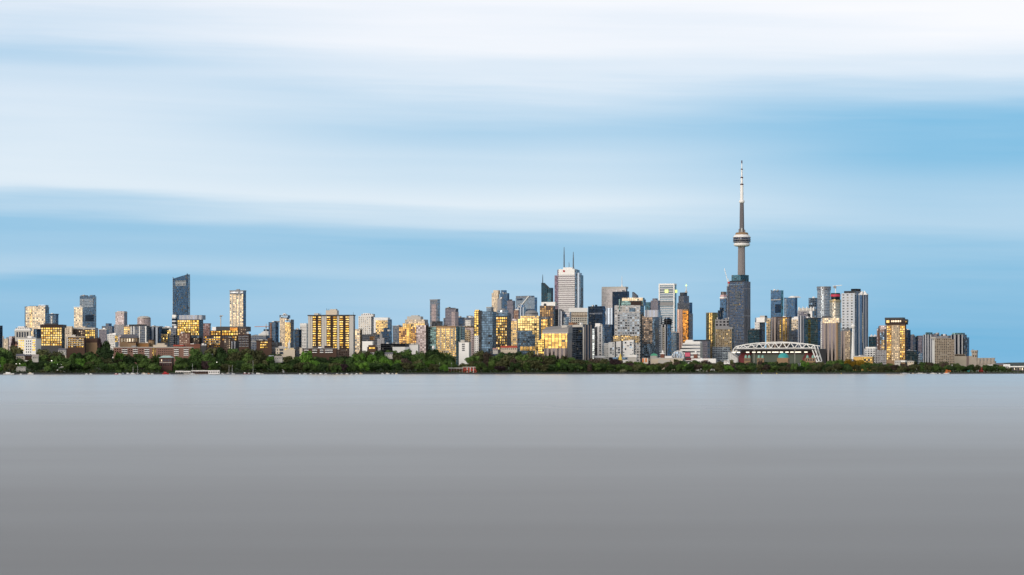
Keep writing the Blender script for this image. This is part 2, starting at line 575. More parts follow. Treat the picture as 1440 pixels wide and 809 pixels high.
ribs_b = facade('blue_ribbed_wall', (.46, .52, .62), (.46, .60, .82), 9.0, 400, .5, 1.0, .02, .03, dark=.0)
gold_v = facade('gold_striped_glass', (.20, .17, .13), (.74, .50, .16), 5.5, 3.3, .8, .9, .03, .05, dark=.08)
copper = facade('copper_gold_glass', (.24, .12, .06), (.62, .28, .05), 3.0, 3.4, .86, .8, .04, .04, dark=.06)
speck = facade('brown_speckled_gold', (.13, .085, .065), (.6, .40, .16), 4.4, 4.0, .52, .50, .09, .05, dark=.2)
mosaic_b = facade('white_grey_patchwork', (.44, .43, .43), (.22, .26, .32), 5.2, 5.0, .66, .52, .10, .07, dark=.22)
arena_w = principled('arena_white', (.68, .68, .68), .5)

COOL = {navy, navy2, black, blue, blue_p, teal, dteal, slate, dgrey, ribs_b, greyg, purple, ribs_g}
THINGS = []
BUILT = []
wrnd = random.Random(12)


# ------------------------------------------------------------------ building kit
class B:
    """One building. Front face between two photo columns at its own depth, second face turned away;
    local frame: x along the front, y into the block, origin at the near corner of front and side."""
    def __init__(s, name, label, cat, x0, xe, x1, ytop, Y, front=None, side=None, th=17.0, left=False, roof=None,
                 ybase=None, depth=None, slant=None, body='body', group=None, holder=False, back=None):
        if x1 == xe and depth is None:
            if left:
                x0, xe = x0, x0 + .12 * (x1 - x0)
            else:
                xe = x1 - .12 * (x1 - x0)
        s.Y, s.xe, s.left = Y, xe, left
        phi = atan((xe - 720) / F)
        if front in COOL:
            th = max(abs(th), 42.0)                    # turned well away from the sunset
        s.cool = abs(th) > 35
        if left:
            th = -abs(th)
        t = R(th)
        s.k = Y * cos(phi) / F
        s.sf = s.k / cos(t)                            # metres per photo pixel along the front
        s.ss = s.k / max(abs(sin(t)), .02)             # ... along the side
        fx0, fx1 = (xe, x1) if left else (x0, xe)
        s.a = (fx1 - fx0) * s.sf
        sw = (xe - x0) if left else (x1 - xe)
        s.d = depth if depth is not None else min(max(sw * s.ss, 8.0), 90.0)
        xc, yc = X_(xe, Y), Y
        s.base = land(xe, Y) - 1.5 if ybase is None else Z_(ybase, Y)
        s.fx0, s.fx1 = fx0, fx1
        s.top = Z_(ytop, Y) - s.base
        s.lx0, s.lx1 = (0, s.a) if left else (-s.a, 0)
        s.root = None
        rz = -phi - t
        if holder:
            s.root = link(name, None, None, (xc, yc, s.base), rz)
        else:
            g = G()
            poly = [(s.lx0, 0), (s.lx1, 0), (s.lx1, s.d), (s.lx0, s.d)]
            side = side or front
            zt = None
            if slant:
                zt = [Z_(slant[0], Y) - s.base, Z_(slant[1], Y) - s.base]
                zt = [zt[0], zt[1], zt[1], zt[0]]
            g.prism(poly, 0, s.top, 0, 2, [0, 1, 0, 1], zt)
            s.root = link(name, g.mesh(name, [front, side, roof or ROOF]), None, (xc, yc, s.base), rz)
        tag(s.root, label, cat, group)
        THINGS.append(s.root)
        s.kind = None if holder or slant else name
        BUILT.append(s)

    def px(s, x):
        return (x - s.xe) * s.sf

    def z(s, y):
        return Z_(y, s.Y) - s.base

    def part(s, name, g, mats, parent=None, label=None):
        o = link(name, g.mesh(name, mats), parent or s.root)
        if label:
            o['label'] = label
        return o

    def box(s, name, x0, x1, yb, yt, mat, d0=0.0, d1=None, side=None, roof=None, parent=None, label=None):
        """block over photo columns x0..x1 and rows yb..yt; d0,d1 metres behind the front plane (negative: in front)"""
        g = G()
        d1 = s.d if d1 is None else d1
        if s.cool and d1 - d0 > 3:                     # strongly turned block: keep the outline between the two columns
            d1 = d0 + min(d1 - d0, .5 * (x1 - x0) * s.ss)
            if s.left:
                x0, x1 = x0 + d1 / s.ss, x1 + d0 / s.ss
            else:
                x0, x1 = x0 - d0 / s.ss, x1 - d1 / s.ss
        if abs(d0) < .02:
            d0 = -.07
        if abs(x1 - s.xe) < .01 and not s.left:
            x1 += .05
        if yb >= 484 and d1 - d0 > 3 and yb - yt > 8:
            yb = 600
        g.box(s.px(x0), s.px(x1), d0, d1, max(s.z(yb), 0.0), s.z(yt), 0, 2, [0, 1, 0, 1])
        return s.part(name, g, [mat, side or mat, roof or ROOF], parent, label)

    def panel(s, name, x0, x1, yb, yt, mat, out=.25, label=None):
        """facing set a little proud of the front"""
        return s.box(name, x0, x1, yb, yt, mat, -out, .02, mat, mat, label=label)

    def cap(s, x0=None, x1=None, y=None, h=1.6, mat=None, over=.6, name='parapet'):
        """roof edge, standing proud of the walls all round"""
        g = G()
        zt = s.top if y is None else s.z(y)
        a, b = (s.lx0 if x0 is None else s.px(x0)), (s.lx1 if x1 is None else s.px(x1))
        g.box(a - over, b + over, -over, s.d + over, zt - h * .45, zt + h * .55)
        return s.part(name, g, [mat or GREY])

    def windows(s, cols, rows, mat, name='window', proud=.06, parent=None, side=False, thick=.5):
        """one mesh object per window; cols, rows: (from, to) in photo pixels"""
        cache, made = {}, []
        for c0, c1 in cols:
            for r0, r1 in rows:
                w = round(abs((c1 - c0) * (s.ss if side else s.sf)), 2)
                h = round(abs((r1 - r0) * s.Y / F), 2)
                mt = wrnd.choice(mat) if isinstance(mat, list) else mat
                if mt is None:
                    mt = P_DARK
                if (w, h, mt.name) not in cache:
                    g = G()
                    if side:
                        g.box(-thick, proud, 0, w, 0, h)
                    else:
                        g.box(0, w, -proud, thick, 0, h)
                    cache[w, h, mt.name] = g.mesh(name, [mt])
                o = bpy.data.objects.new(name, cache[w, h, mt.name])
                COL.objects.link(o)
                o.parent = parent or s.root
                zb = s.z(max(r0, r1))
                o.location = (0.0 if side else s.px(c0), (c0 - s.xe) * s.ss if side else 0.0, zb)
                made.append(o)
        return made

    def balconies(s, cols, rows, mat, depth=1.6, h=1.1, name='balcony'):
        cache = {}
        for c0, c1 in cols:
            for r in rows:
                w = round((c1 - c0) * s.sf, 2)
                if w not in cache:
                    g = G()
                    g.box(0, w, -depth, 0, 0, .22)
                    g.box(0, w, -depth, -depth + .15, .22, h)
                    cache[w] = g.mesh(name, [mat])
                o = bpy.data.objects.new(name, cache[w])
                COL.objects.link(o)
                o.parent = s.root
                o.location = (s.px(c0), 0, s.z(r))

    def mast(s, x, yt, yb, w, mat, d=None, name='mast', parent=None):
        d = s.d * .5 if d is None else d
        g = G()
        g.lathe([(w, s.z(yb)), (w * .8, lerp(s.z(yb), s.z(yt), .6)), (w * .35, s.z(yt))], 6, s.px(x), d)
        return s.part(name, g, [mat], parent)

    def drum(s, name, xc, half, yb, yt, mat, d=None, mi2=None, seg=28, half2=None):
        g = G()
        d = s.d * .5 if d is None else d
        r = half * s.k
        r2 = r if half2 is None else half2 * s.k
        n = seg
        poly = [(s.px(xc) + r * cos(2 * pi * i / n), d + r * sin(2 * pi * i / n)) for i in range(n)]
        if half2 is None:
            g.prism(poly, s.z(yb), s.z(yt), 0, 1)
        else:
            g.lathe([(r, s.z(yb)), (r2, s.z(yt))], n, s.px(xc), d)
        return s.part(name, g, [mat, ROOF])


def seq(a, b, n, fill):
    """n equal slots between a and b, each filled to the given share"""
    w = (b - a) / n
    return [(a + i * w + w * (1 - fill) / 2, a + (i + 1) * w - w * (1 - fill) / 2) for i in range(n)]


def cyl(name, label, cat, xc, half, ytop, Y, mat, group=None, squash=1.0, seg=36, cap=None):
    k = Y / F
    base = land(xc, Y) - 1.5
    g = G()
    r = half * k
    poly = [(r * cos(2 * pi * i / seg), r * squash * sin(2 * pi * i / seg)) for i in range(seg)]
    top = Z_(ytop, Y) - base
    g.prism(poly, 0, top, 0, 1)
    o = tag(link(name, g.mesh(name, [mat, ROOF]), None, (X_(xc, Y), Y, base), -atan((xc - 720) / F)), label, cat, group)
    o['k'] = k
    THINGS.append(o)
    s = B.__new__(B)
    s.cool = False
    s.Y, s.xe, s.left, s.k, s.sf, s.ss, s.d, s.base, s.top, s.root = Y, xc, False, k, k, k, 0.0, base, top, o
    s.lx0, s.lx1 = -r, r
    return s
#@@PART4

# ------------------------------------------------------------------ buildings, from the left end of the skyline to the right
DKBRICK = principled('dark_brick', (.085, .045, .04), .9)
AP, OF, TW, LO, HO = 'apartment building', 'office building', 'tower', 'low building', 'house'

B('dark_tower', 'dark navy tower cut off by the edge of the view, beside low pale roofs', TW, -14, 0, 1.2, 458, 5200, navy, navy, 20)

b = B('apartment_tower', 'cream gold apartment tower with dark roof box and bluish shoulder', AP, 36, 63.4, 68.4, 431, 5000, gold_white, navy2, 16)
b.box('dark_edge', 34.5, 36, 474, 431, navy, 1, 12)
b.panel('golden_bay', 41.5, 45.5, 474, 435, facade('bright_bay', (.72, .60, .42), (.74, .58, .32), 3, 3.3, .8, .8, .04, .03))
b.box('roof_plant', 41, 53, 433.5, 430.2, navy, 2, 18)
b.box('penthouse', 53, 63, 434, 428.8, greyg, 4, 26)
b = B('glass_shoulder_tower', 'bluish glass slab joined behind the cream gold tower', AP, 62, 64, 69, 433, 5030, blue_p, navy2, 30)
b.cap()

b = B('stepped_tower', 'pale blue glass tower stepping down behind the yellow grid office', AP, 68.5, 78.5, 82, 442, 5300, blue, navy2, 24)
b.box('white_bay', 71.5, 75, 462, 444.2, white_s, -1.2, 6)
b.box('step', 78.5, 82, 465, 449, navy2, 0, 20)
b.cap(mat=DARK)

b = B('pillared_office', 'low whitish office with tall dark windows between piers', OF, 20.5, 42.5, 44, 464.5, 4000, PALE, PALE, 10)
b.windows(seq(22.5, 40.5, 5, .62), [(467, 474.5)], P_DARK, proud=.04)
b.box('upper_storey', 21.5, 42, 466, 461, white_w, 1.5, 20)
b.box('roof_plant', 24.5, 33.5, 461.2, 459, WHITE, 4, 18)
b.cap(mat=WHITE)

b = B('yellow_balcony_block', 'white small apartment block with golden corner windows above the bank', AP, 25, 50.5, 58, 476, 3640, WHITE, WHITE, 14)
b.windows(seq(25.6, 34.2, 3, .74), seq(477.5, 494, 5, .62), P_GOLD)
b.windows(seq(36, 44.5, 3, .5), seq(478, 501, 6, .5), P_DARK)
b.windows([(45.6, 49.6)], seq(477.5, 494, 5, .6), P_GOLD)
b.balconies([(45.2, 50)], [481, 484.2, 487.6, 491], WHITE)
b.box('roof_house', 38, 44, 476, 472.6, WHITE, 2, 9)
b.cap(mat=PALE, h=1)

b = cyl('blue_drum_block', 'squat dark blue rounded glass block beside the yellow grid office', OF, 52.4, 5.2, 463, 3900, navy)
b.box('roof_rim', 47.6, 57.2, 463.4, 462.4, GREY, -4, 4)

b = B('grid_office', 'dark office whose face is a bright yellow grid under a heavy roof band', OF, 57, 87.5, 91.3, 459.5, 3800, DARK, black, 17)
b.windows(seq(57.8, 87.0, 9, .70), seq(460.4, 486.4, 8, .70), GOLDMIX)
b.box('roof_band', 56.6, 88.0, 461, 456.6, DBROWN, -.8, 20, DARK)
b.box('roof_plant', 61, 77, 456.8, 454.8, DARK, 4, 16)

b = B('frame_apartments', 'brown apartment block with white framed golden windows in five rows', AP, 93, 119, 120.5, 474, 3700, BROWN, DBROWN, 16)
b.windows(seq(96, 118, 6, .60), seq(475.4, 489, 5, .56), TERRMIX)
b.balconies(seq(95.6, 118.4, 6, .9), [478, 480.7, 483.5, 486.2], CREAM)
b.cap(mat=CREAM, h=1)
b.box('white_pier', 94, 95.1, 490, 474.4, WHITE, -.6, 2)

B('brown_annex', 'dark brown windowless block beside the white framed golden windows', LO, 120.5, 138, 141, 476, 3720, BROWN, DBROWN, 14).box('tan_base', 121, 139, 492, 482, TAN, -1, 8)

b = B('cream_office', 'plain cream office slab behind the white framed golden windows', OF, 91.2, 101.5, 102.5, 459, 4000, CREAM, TAN, 12)
b.panel('window_band', 92, 101, 474, 461, cream_w, .2)
b = B('brown_tower_block', 'brown block with a golden glazed wing and a grey end wall', AP, 101.5, 134, 138, 461.2, 4010, brown_w, grey_w, 16)
b.panel('golden_wing', 120, 133.4, 478, 464.5, gold_grid, .6)
b.box('roof_plant', 107, 119, 461.5, 459.2, CREAM, 3, 14)
b.panel('roof_fascia', 101.7, 133.8, 463, 461, PALE, .5)

b = B('blue_notched_tower', 'tall notched blue glass tower with paler crown', AP, 112, 132, 134.6, 416.5, 5600, blue, blue_p, 30)
b.panel('pale_crown', 112.5, 131.5, 432, 420, blue_p, .8)
b.box('crown_block', 113, 124, 418, 415, greyg, 2, 20)
b.box('crown_wing', 126, 134, 419, 414.8, blue_p, 4, 20)
b.panel('dark_inset', 120, 132, 452, 443, navy, .6)
b = B('pale_front_slab', 'pale silver slab joined to the left of the tall notched blue tower', AP, 104, 116, 117, 432.2, 5560, gold_white, navy2, 14)
b.cap(mat=WHITE)

B('mauve_midrise', 'pale mauve midrise behind the dark trees near the squat stepped block', AP, 139, 150, 153.5, 463.3, 5950, purple, blue_p, 24).cap(mat=PALE)
b = B('stepped_midrise', 'dark grey blue midrise stepping up towards its middle', OF, 143, 157.5, 160, 458.5, 6100, slate, navy2, 20)
b.box('upper_step', 148.5, 157, 460, 454.8, slate, 2, 30, navy2)
b.box('side_step', 157.5, 160, 475, 462, navy2, 0, 20)
b = B('glass_lobby_block', 'low white and turquoise block with one yellow panel', LO, 151, 162, 166.5, 471, 4600, white_w, blue_p, 16)
b.panel('yellow_panel', 161.6, 165.2, 481, 472.5, gold_grid, .4)
b.cap(mat=WHITE)

b = B('pinkish_tower', 'pinkish tower with chamfered top and paler stone base', AP, 162.3, 174.5, 179, 439.5, 6200, pink_w, purple, 20)
b.box('crown', 164, 174, 441, 437.8, pink_w, 2, 24)
b.box('stone_base', 160.5, 175.5, 471, 456.5, grey_w, -3, 20)
b.cap(mat=PALE)
B('gold_box_block', 'small golden fronted block at the foot of the pinkish tower', AP, 174.3, 182.8, 184, 459.6, 4330, gold_soft, dgrey, 16).cap(mat=TAN)

b = B('column_front_block', 'long grey block with white columns and a dark roof slab', AP, 183.8, 206, 209, 458.4, 4310, slate, dgrey, 12)
for c in (184.4, 188.4, 196.2, 205):
    b.box('column', c, c + 1.1, 482, 458.8, WHITE, -1.4, .5)
b.box('roof_slab', 181, 206.5, 458.6, 456.2, DARK, -1, 16)
B('bluish_balcony_block', 'bluish grey balcony block with vertical pale strips', AP, 209, 224, 226, 459.5, 4320, ribs_b, navy2, -10 + 20).cap(mat=GREY)
b = B('dark_glass_block', 'dark teal glass block with a pale roof deck beside the slanted blue tower', AP, 225.5, 245, 248, 461.2, 4330, dteal, navy2, 30)
b.cap(mat=PALE)
b.box('roof_pavilion', 229, 240, 461.4, 459.6, greyg, 3, 16)
b = B('yellow_stair_block', 'small bright yellow stepped block in front of dark glass', AP, 226.2, 236.2, 238.6, 469.6, 4200, DARK, black, 17)
b.windows(seq(226.8, 236, 4, .78), seq(470.2, 482, 5, .76), GOLDMIX)
b = B('yellow_upper_block', 'small yellow glazed roof block above the bright stepped one', AP, 235, 241.6, 243, 465, 4240, gold_grid, navy, 17)
b = B('grey_wedge_block', 'grey glass block with a steep stepped shoulder below the slanted tower', AP, 240, 247.5, 251, 461.5, 4150, slate, dgrey, 20)
b.box('lower_step', 239, 249.5, 484, 471, dgrey, -4, 8)
b.box('top_step', 242, 247, 463, 459, slate, 2, 10)

b = B('grey_roofed_lodge', 'tan low building with a grey hipped roof and cream windows', LO, 168.5, 192.5, 196, 475.2, 4080, TAN, TAN, 10)
b.windows(seq(169.5, 191.5, 6, .6), [(476.3, 481)], P_PALE)
g = G()
x0, x1, zt, zz = b.lx0 - 1.5, b.lx1 + 1.5, b.z(475.3), b.z(470.3)
for q in ([(x0, -1.5, zt), (x1, -1.5, zt), (x1 - 6, 7, zz), (x0 + 6, 7, zz)], [(x1, -1.5, zt), (x1, 16, zt), (x1 - 6, 7, zz)],
          [(x1, 16, zt), (x0, 16, zt), (x0 + 6, 7, zz), (x1 - 6, 7, zz)], [(x0, 16, zt), (x0, -1.5, zt), (x0 + 6, 7, zz)]):
    g.face(q)
b.part('roof', g, [principled('grey_shingles', (.14, .14, .16), .9)])

b = cyl('domed_tower', 'pinkish rounded tower with a shallow domed top', AP, 202.5, 9.4, 447.5, 6500, pink_w, squash=.8)
g = G()
g.lathe([(9.3 * b.k, b.z(447.5)), (8.2 * b.k, b.z(446)), (5 * b.k, b.z(444.9)), (.1, b.z(444.6))], 28)
b.part('dome', g, [PALE])

b = B('slanted_tower', 'very tall dark blue tower whose roof rises to a pointed corner', TW, 243, 263.2, 265.8, 390, 4700,
      facade('slanted_tower_glass', (.055, .085, .12), (.30, .60, 1.0), 2.6, 3.1, .86, .72, .06, .045, dark=.12), blue_p, 42, slant=(391.5, 386))
b.box('corner_fin', 242.6, 244, 470, 389.4, blue_p, -.6, 3)
b.box('ridge_fin', 262.6, 264, 462, 384.8, navy2, -.6, 4)
b.panel('speckled_crown', 246.5, 261.5, 402, 394.5, facade('speckled_crown_glass', (.30, .34, .38), (.42, .46, .50), 3.2, 6, .5, .7, .06, .05, dark=.2), .5)
b.box('white_podium', 241.6, 252.2, 470, 443, stripe_b, -3, 12)
b.box('podium_roof', 241.8, 252.4, 446.2, 442.6, WHITE, -3.6, 13)

b = B('louvre_roof_office', 'golden glass office with grey louvred roof storey and dark side', OF, 249, 280.4, 285.8, 449.4, 4100, DARK, black, 17)
b.windows(seq(249.4, 279.8, 10, .80), seq(450.2, 471.6, 7, .72), GOLDMIX)
b.panel('shaded_lower_glass', 249.4, 280, 484, 473, navy, .3)  # navy facing stands for the shade below the golden storeys
b.box('louvre_storey', 251.5, 284, 449.6, 443.2, ribs_g, 1.5, 20)
b = B('maroon_block', 'maroon brick block in front of the golden louvre roofed office', AP, 252, 266.8, 269, 469, 4000, brick_w, BROWN, 14)
b.box('roof_plant', 256, 266, 469.4, 467.4, DBROWN, 2, 10)
B('maroon_wing', 'dark brick wing right of the maroon brick block', AP, 269, 280, 284, 475, 4010, brown_w, DBROWN, 14)
B('far_red_block', 'distant dull red block beside the dark side of the golden office', AP, 285.5, 294.6, 296.4, 455.6, 4520, facade('dull_red_wall', (.22, .11, .10), (.30, .30, .36), 3, 3.2, .6, .5), dgrey, 14).cap(mat=BRICK)

# long brick apartment house with white balcony stacks
b = B('brick_apartments', 'long low brick apartment house with stacks of white balconies', AP, 159.5, 270, 272.2, 488.6, 3640, principled('weathered_pink_brick', (.25, .145, .115), .9, noise=.35), BRICK, 6)
bal = [(171.5, 179.5, 3), (187, 194, 3), (203.2, 210.2, 5), (244.8, 251.6, 4), (258.4, 265.2, 4)]
for c0, c1, nr in bal:
    rr = [490.2 + 2.6 * i for i in range(nr)]
    b.windows(seq(c0 + .4, c1 - .4, 2, .8), [(r, r + 1.5) for r in rr], P_DARK)
    b.balconies([(c0, c1)], [r + 2.1 for r in rr], WHITE, 1.7, 1.0)
b.windows([(214.2, 216.4), (217.2, 219.4)], [(490 + 2.8 * i, 491.8 + 2.8 * i) for i in range(4)], P_GOLD)
b.windows(seq(222, 243, 8, .45), [(491 + 3 * i, 492.4 + 3 * i) for i in range(4)], P_DARK)
b.windows(seq(160.5, 170.5, 3, .5) + seq(180.5, 186.5, 2, .5) + seq(195.5, 202, 2, .5), [(491 + 3 * i, 492.4 + 3 * i) for i in range(2)], P_DARK)
b.box('roof_house', 215, 234, 488.6, 485.2, CREAM, 2, 12)
b.box('lift_house', 220, 231, 485.2, 482.8, CREAM, 3, 11)
b.cap(mat=PALE, h=.9, over=.3)
B('tan_flat_block', 'plain tan flat roofed block behind the long brick apartments', LO, 180, 191, 193, 481.5, 3850, TAN, BROWN, 10).cap(mat=BROWN)
B('tan_hall', 'wide orange brown hall with a flat roof behind the long brick apartments', LO, 192.5, 209, 211, 483, 3860, principled('orange_brick', (.34, .17, .07), .9), TAN, 10).cap(mat=TAN)
b = cyl('water_tank_house', 'round brown tank on a roof between the tan hall and the yellow block', 'tank', 213, 4.2, 478.2, 3880, TAN)
b.drum('tank_rim', 213, 4.6, 479, 478, BROWN, 0)
b = B('red_roof_terrace', 'low red brick row with a flat red roof behind the brick apartments', LO, 262, 281, 282.5, 485, 3780, BRICK, BRICK, 8)
b.cap(mat=BRICK)
B('red_row_house', 'small red brick house row left of the flat red roof', LO, 244, 258, 260, 486, 3790, BRICK, BRICK, 8).cap(mat=RBRICK)
b = B('low_dark_shed', 'dark low shed with a pale roof between the red row and the terraced block', LO, 282.5, 289.5, 290.5, 486, 3900, DARK, DARK, 8)
b.cap(mat=GREY)

# hipped pavilion near the water
b = B('brick_pavilion', 'dark brick pavilion with a pale turquoise hipped roof among shore trees', LO, 224, 241.8, 244.6, 503.2, 3485, DKBRICK, BROWN, 12)
b.windows(seq(226, 241, 6, .5), [(505.5, 508.4)], [P_DARK, P_DARK, P_PALE])
b.windows(seq(226, 241, 6, .4), [(511, 514.6)], P_DARK)
g = G()
zt, zz, x0, x1 = b.z(503.2), b.z(500.2), b.lx0 - .8, b.lx1 + .8
dd = b.d + .8
q = (x0 + 5, 4.5), (x1 - 5, 4.5), (x1 - 5, dd - 4.5), (x0 + 5, dd - 4.5)
o = (x0, -.8), (x1, -.8), (x1, dd), (x0, dd)
for i in range(4):
    j = (i + 1) % 4
    g.face([(*o[i], zt), (*o[j], zt), (*q[j], zz), (*q[i], zz)])
g.face([(*c, zz) for c in q])
b.part('roof', g, [principled('pale_copper_roof', (.42, .58, .56), .6)])
b.panel('belt_course', 224.4, 241.6, 510.2, 509.6, PALE, .3)

# terraced dark block with golden rows
b = B('terraced_block', 'dark terraced block with rows of golden windows stepping up to the right', AP, 287, 333, 352, 472.5, 4000, DBROWN, DBROWN, 17, depth=34)
b.box('upper_terrace', 294, 333.5, 473, 464.8, DBROWN, 5, 34)
b.box('roof_storey', 302, 344, 466, 459.2, DARK, 8, 34)
b.windows(seq(287.6, 310, 7, .70), [(473.4 + 3.2 * i, 475.2 + 3.2 * i) for i in range(5)], TERRMIX)
b.windows(seq(312.6, 333, 6, .70), [(473.4 + 3.2 * i, 475.2 + 3.2 * i) for i in range(2)], TERRMIX)
w = b.windows(seq(295, 309, 4, .7), [(465.8, 467.4), (468.9, 470.8)], TERRMIX)
w += b.windows(seq(311, 333.2, 7, .78), [(465, 467.4), (468.6, 471.2)], GOLDMIX)
for o in w:
    o.location.y = 4.9
b.balconies([(287.4, 310), ], [476.4, 479.6, 482.8], GREY, 1.4, .8, 'terrace')
b.box('copper_corner', 322, 333, 465, 461, copper, 4.6, 9)
b.box('roof_hut', 296, 301.5, 465, 459.6, WHITE, 8, 18)
B('brown_column_block', 'narrow dark brown tower block in front of the terraced block', AP, 315, 323.4, 325, 475.5, 3860, brown_w, DBROWN, 12).cap(mat=BROWN)
B('white_pier_flats', 'pair of slim white and dark flats below the terraced block', AP, 325.4, 331.2, 332.4, 480, 3880, ribs_g, DARK, 12)
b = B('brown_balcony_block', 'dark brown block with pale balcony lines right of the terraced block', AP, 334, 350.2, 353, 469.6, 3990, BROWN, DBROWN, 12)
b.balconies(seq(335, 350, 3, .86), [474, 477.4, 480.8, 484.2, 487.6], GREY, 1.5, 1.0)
b.windows(seq(335, 350, 6, .6), [(471.2 + 3.4 * i, 473.2 + 3.4 * i) for i in range(5)], P_DARK)
b.box('upper_setback', 334.5, 345, 470, 461.5, brown_w, 3, 20)

b = B('silver_tower', 'tall silver gold tower with a dark line under its top and blue side', AP, 323, 341.8, 346, 409, 5000, gold_white, navy2, 22)
for c in (326.5, 331.6, 336.4):
    b.box('pale_rib', c, c + 1.1, 463, 414.4, PALE, -.9, .4)
b.panel('dark_belt', 323.2, 341.6, 414.0, 412.8, DARK, .5)
b.panel('crown_screen', 323.2, 341.6, 412.8, 409.2, greyg, .3)
b.cap(mat=GREY)

b = B('low_glass_hall', 'long bluish glass hall right of the silver gold tower', OF, 351.5, 374, 376.5, 472.4, 4300, slate, navy2, 14)
b.cap(mat=GREY)
b.panel('white_rails', 352, 373.6, 480.5, 479.8, PALE, .4)
b = B('brown_gold_lowrise', 'dark brown lowrise with three golden window rows', AP, 360.5, 381.5, 395, 479.6, 3900, BROWN, BROWN, 15, depth=16)
b.windows(seq(366, 380.6, 5, .86), [(480.8, 482.4), (484.2, 485.9), (487.8, 489.4)], GOLDMIX)
b.box('stair_tower', 376.2, 382, 490, 475.4, BROWN, -.5, 6)
b.box('dark_wing', 382.5, 394.6, 492, 481.4, black, -1, 8)
b.cap(mat=DBROWN)
b = B('white_balcony_lowrise', 'white lowrise with recessed balconies among bright green trees', AP, 387.8, 402, 416.4, 489.6, 3700, CREAM, CREAM, 9, depth=11)
b.windows([(393, 398.4)], [(490.8, 493.6), (495, 498.6)], P_DARK)
b.windows([(389.4, 391)], [(491, 493.4), (495.4, 497.8)], P_DARK)
b.windows(seq(400.4, 406, 2, .7) + seq(408, 413, 2, .7), [(490.4, 492.4)], P_GOLD)
b.box('roof_edge', 387.4, 413.4, 490.2, 489.2, PALE, -.6, 10)
b.box('white_wing', 402, 414.6, 502, 491, CREAM, -.2, 9)
b.box('dark_gap', 416, 421.4, 500, 488, black, 0, 9)
b.box('white_end', 421.4, 425, 500, 489.2, CREAM, -.4, 9)
b = B('pale_arena', 'pale domed arena roof with a dark cap below the crane', LO, 363.5, 382, 383.4, 469.5, 5500, arena_w, PALE, 8, depth=40)
b.drum('dome', 372.8, 9.0, 469.5, 465.6, arena_w, half2=4.6)
b.drum('dark_cap', 373.2, 4.4, 465.8, 463, navy)
b = B('rust_edge_tower', 'blue tower with a rust brown left edge behind the crane', AP, 377.6, 387.4, 392, 453, 5400, blue, navy2, 26)
b.box('rust_core', 379.5, 384, 478, 454.2, facade('rust_wall', (.26, .14, .10), (.30, .30, .36), 3, 3.3, .5, .5), -1, 6)
b.drum('round_top', 385, 5.6, 453.2, 451.6, GREY, 12)
b = B('cream_crown_tower', 'cream tower with a dark crown and a golden balcony bay', AP, 393.2, 403, 406, 443.2, 4900, cream_w, slate, 18)
b.box('dark_crown', 393, 404.6, 447.2, 443.4, navy2, -.6, 16)
b.box('roof_plant', 397, 401.4, 443.4, 441.8, WHITE, 3, 12)
b = B('navy_step_tower', 'navy stepped slab with golden balconies joined to the cream crowned tower', AP, 400.6, 408.8, 413.4, 449.4, 4880, gold_soft, navy, 18)
b.panel('dark_top', 400.8, 408.7, 453.6, 449.6, navy2, .5)
b.box('golden_bay', 402, 408, 486, 454, facade('gold_bay', (.66, .50, .28), (.7, .5, .2), 2.4, 3.2, .7, .6, .05, .04), -1.2, 2)
B('small_navy_block', 'small dark blue block between the navy slab and the white speckled tower', AP, 413.6, 420.4, 422, 464, 5000, navy2, navy, 24).cap(mat=DARK)
b = B('white_speckled_tower', 'white tower speckled with dark slots left of the triple bay slab', AP, 421.8, 431, 434, 457, 5200, white_s, white_s, 14)
b.box('white_crown', 422, 430.9, 458.2, 454.8, WHITE, -.5, 14)
B('white_gable_house', 'white gabled house front in front of the navy slab', HO, 405, 407.6, 408.6, 481.6, 3960, WHITE, PALE, 10)

for nm_, lab_, xm, yt_, jx0, jx1, jy, Yc, yb_ in (('tower_crane', 'thin crane mast standing behind the terraced golden block', 310.4, 443.4, 309.6, 313.6, 444.6, 4100, 470),
                                              ('tower_crane', 'tower crane with a long level jib above the pale arena', 374.2, 455.6, 357.8, 378.4, 459.6, 5450, 480)):
    b = B(nm_, lab_, 'crane', xm - .5, xm, xm + .5, yt_, Yc, holder=True, ybase=yb_, group='construction cranes')
    g = G()
    g.bar((0, 0, 0), (0, 0, b.z(yt_)), 1.3)
    b.part('mast', g, [PALE])
    g = G()
    g.bar((b.px(jx0), 0, b.z(jy)), (b.px(jx1), 0, b.z(jy - .4)), 1.3)
    b.part('jib', g, [principled('crane_orange', (.50, .24, .16), .7) if jx1 - jx0 > 10 else PALE])
    g = G()
    g.box(-1.4, 1.4, -1.6, 1.6, b.z(jy + 1.2), b.z(jy - .6))
    b.part('cab', g, [GREY])
for x0_, x1_, yt_, m_, lab_ in ((-2, 5, 474, white_w, 'low pale distant block beside the dark tower at the left edge'), (5, 12, 476.4, cream_w, 'low cream distant block near the left edge'),
                                (12.4, 20.6, 473, pink_w, 'low pinkish distant block left of the pillared office'), (594, 602, 466, greyg, 'grey back block right of the stepped gold tower'),
                                (668, 676, 452, purple, 'mauve back block behind the yellow edged tower')):
    B('distant_block', lab_, LO, x0_, x1_ - .8, x1_, yt_, 5900, m_, m_, 15)

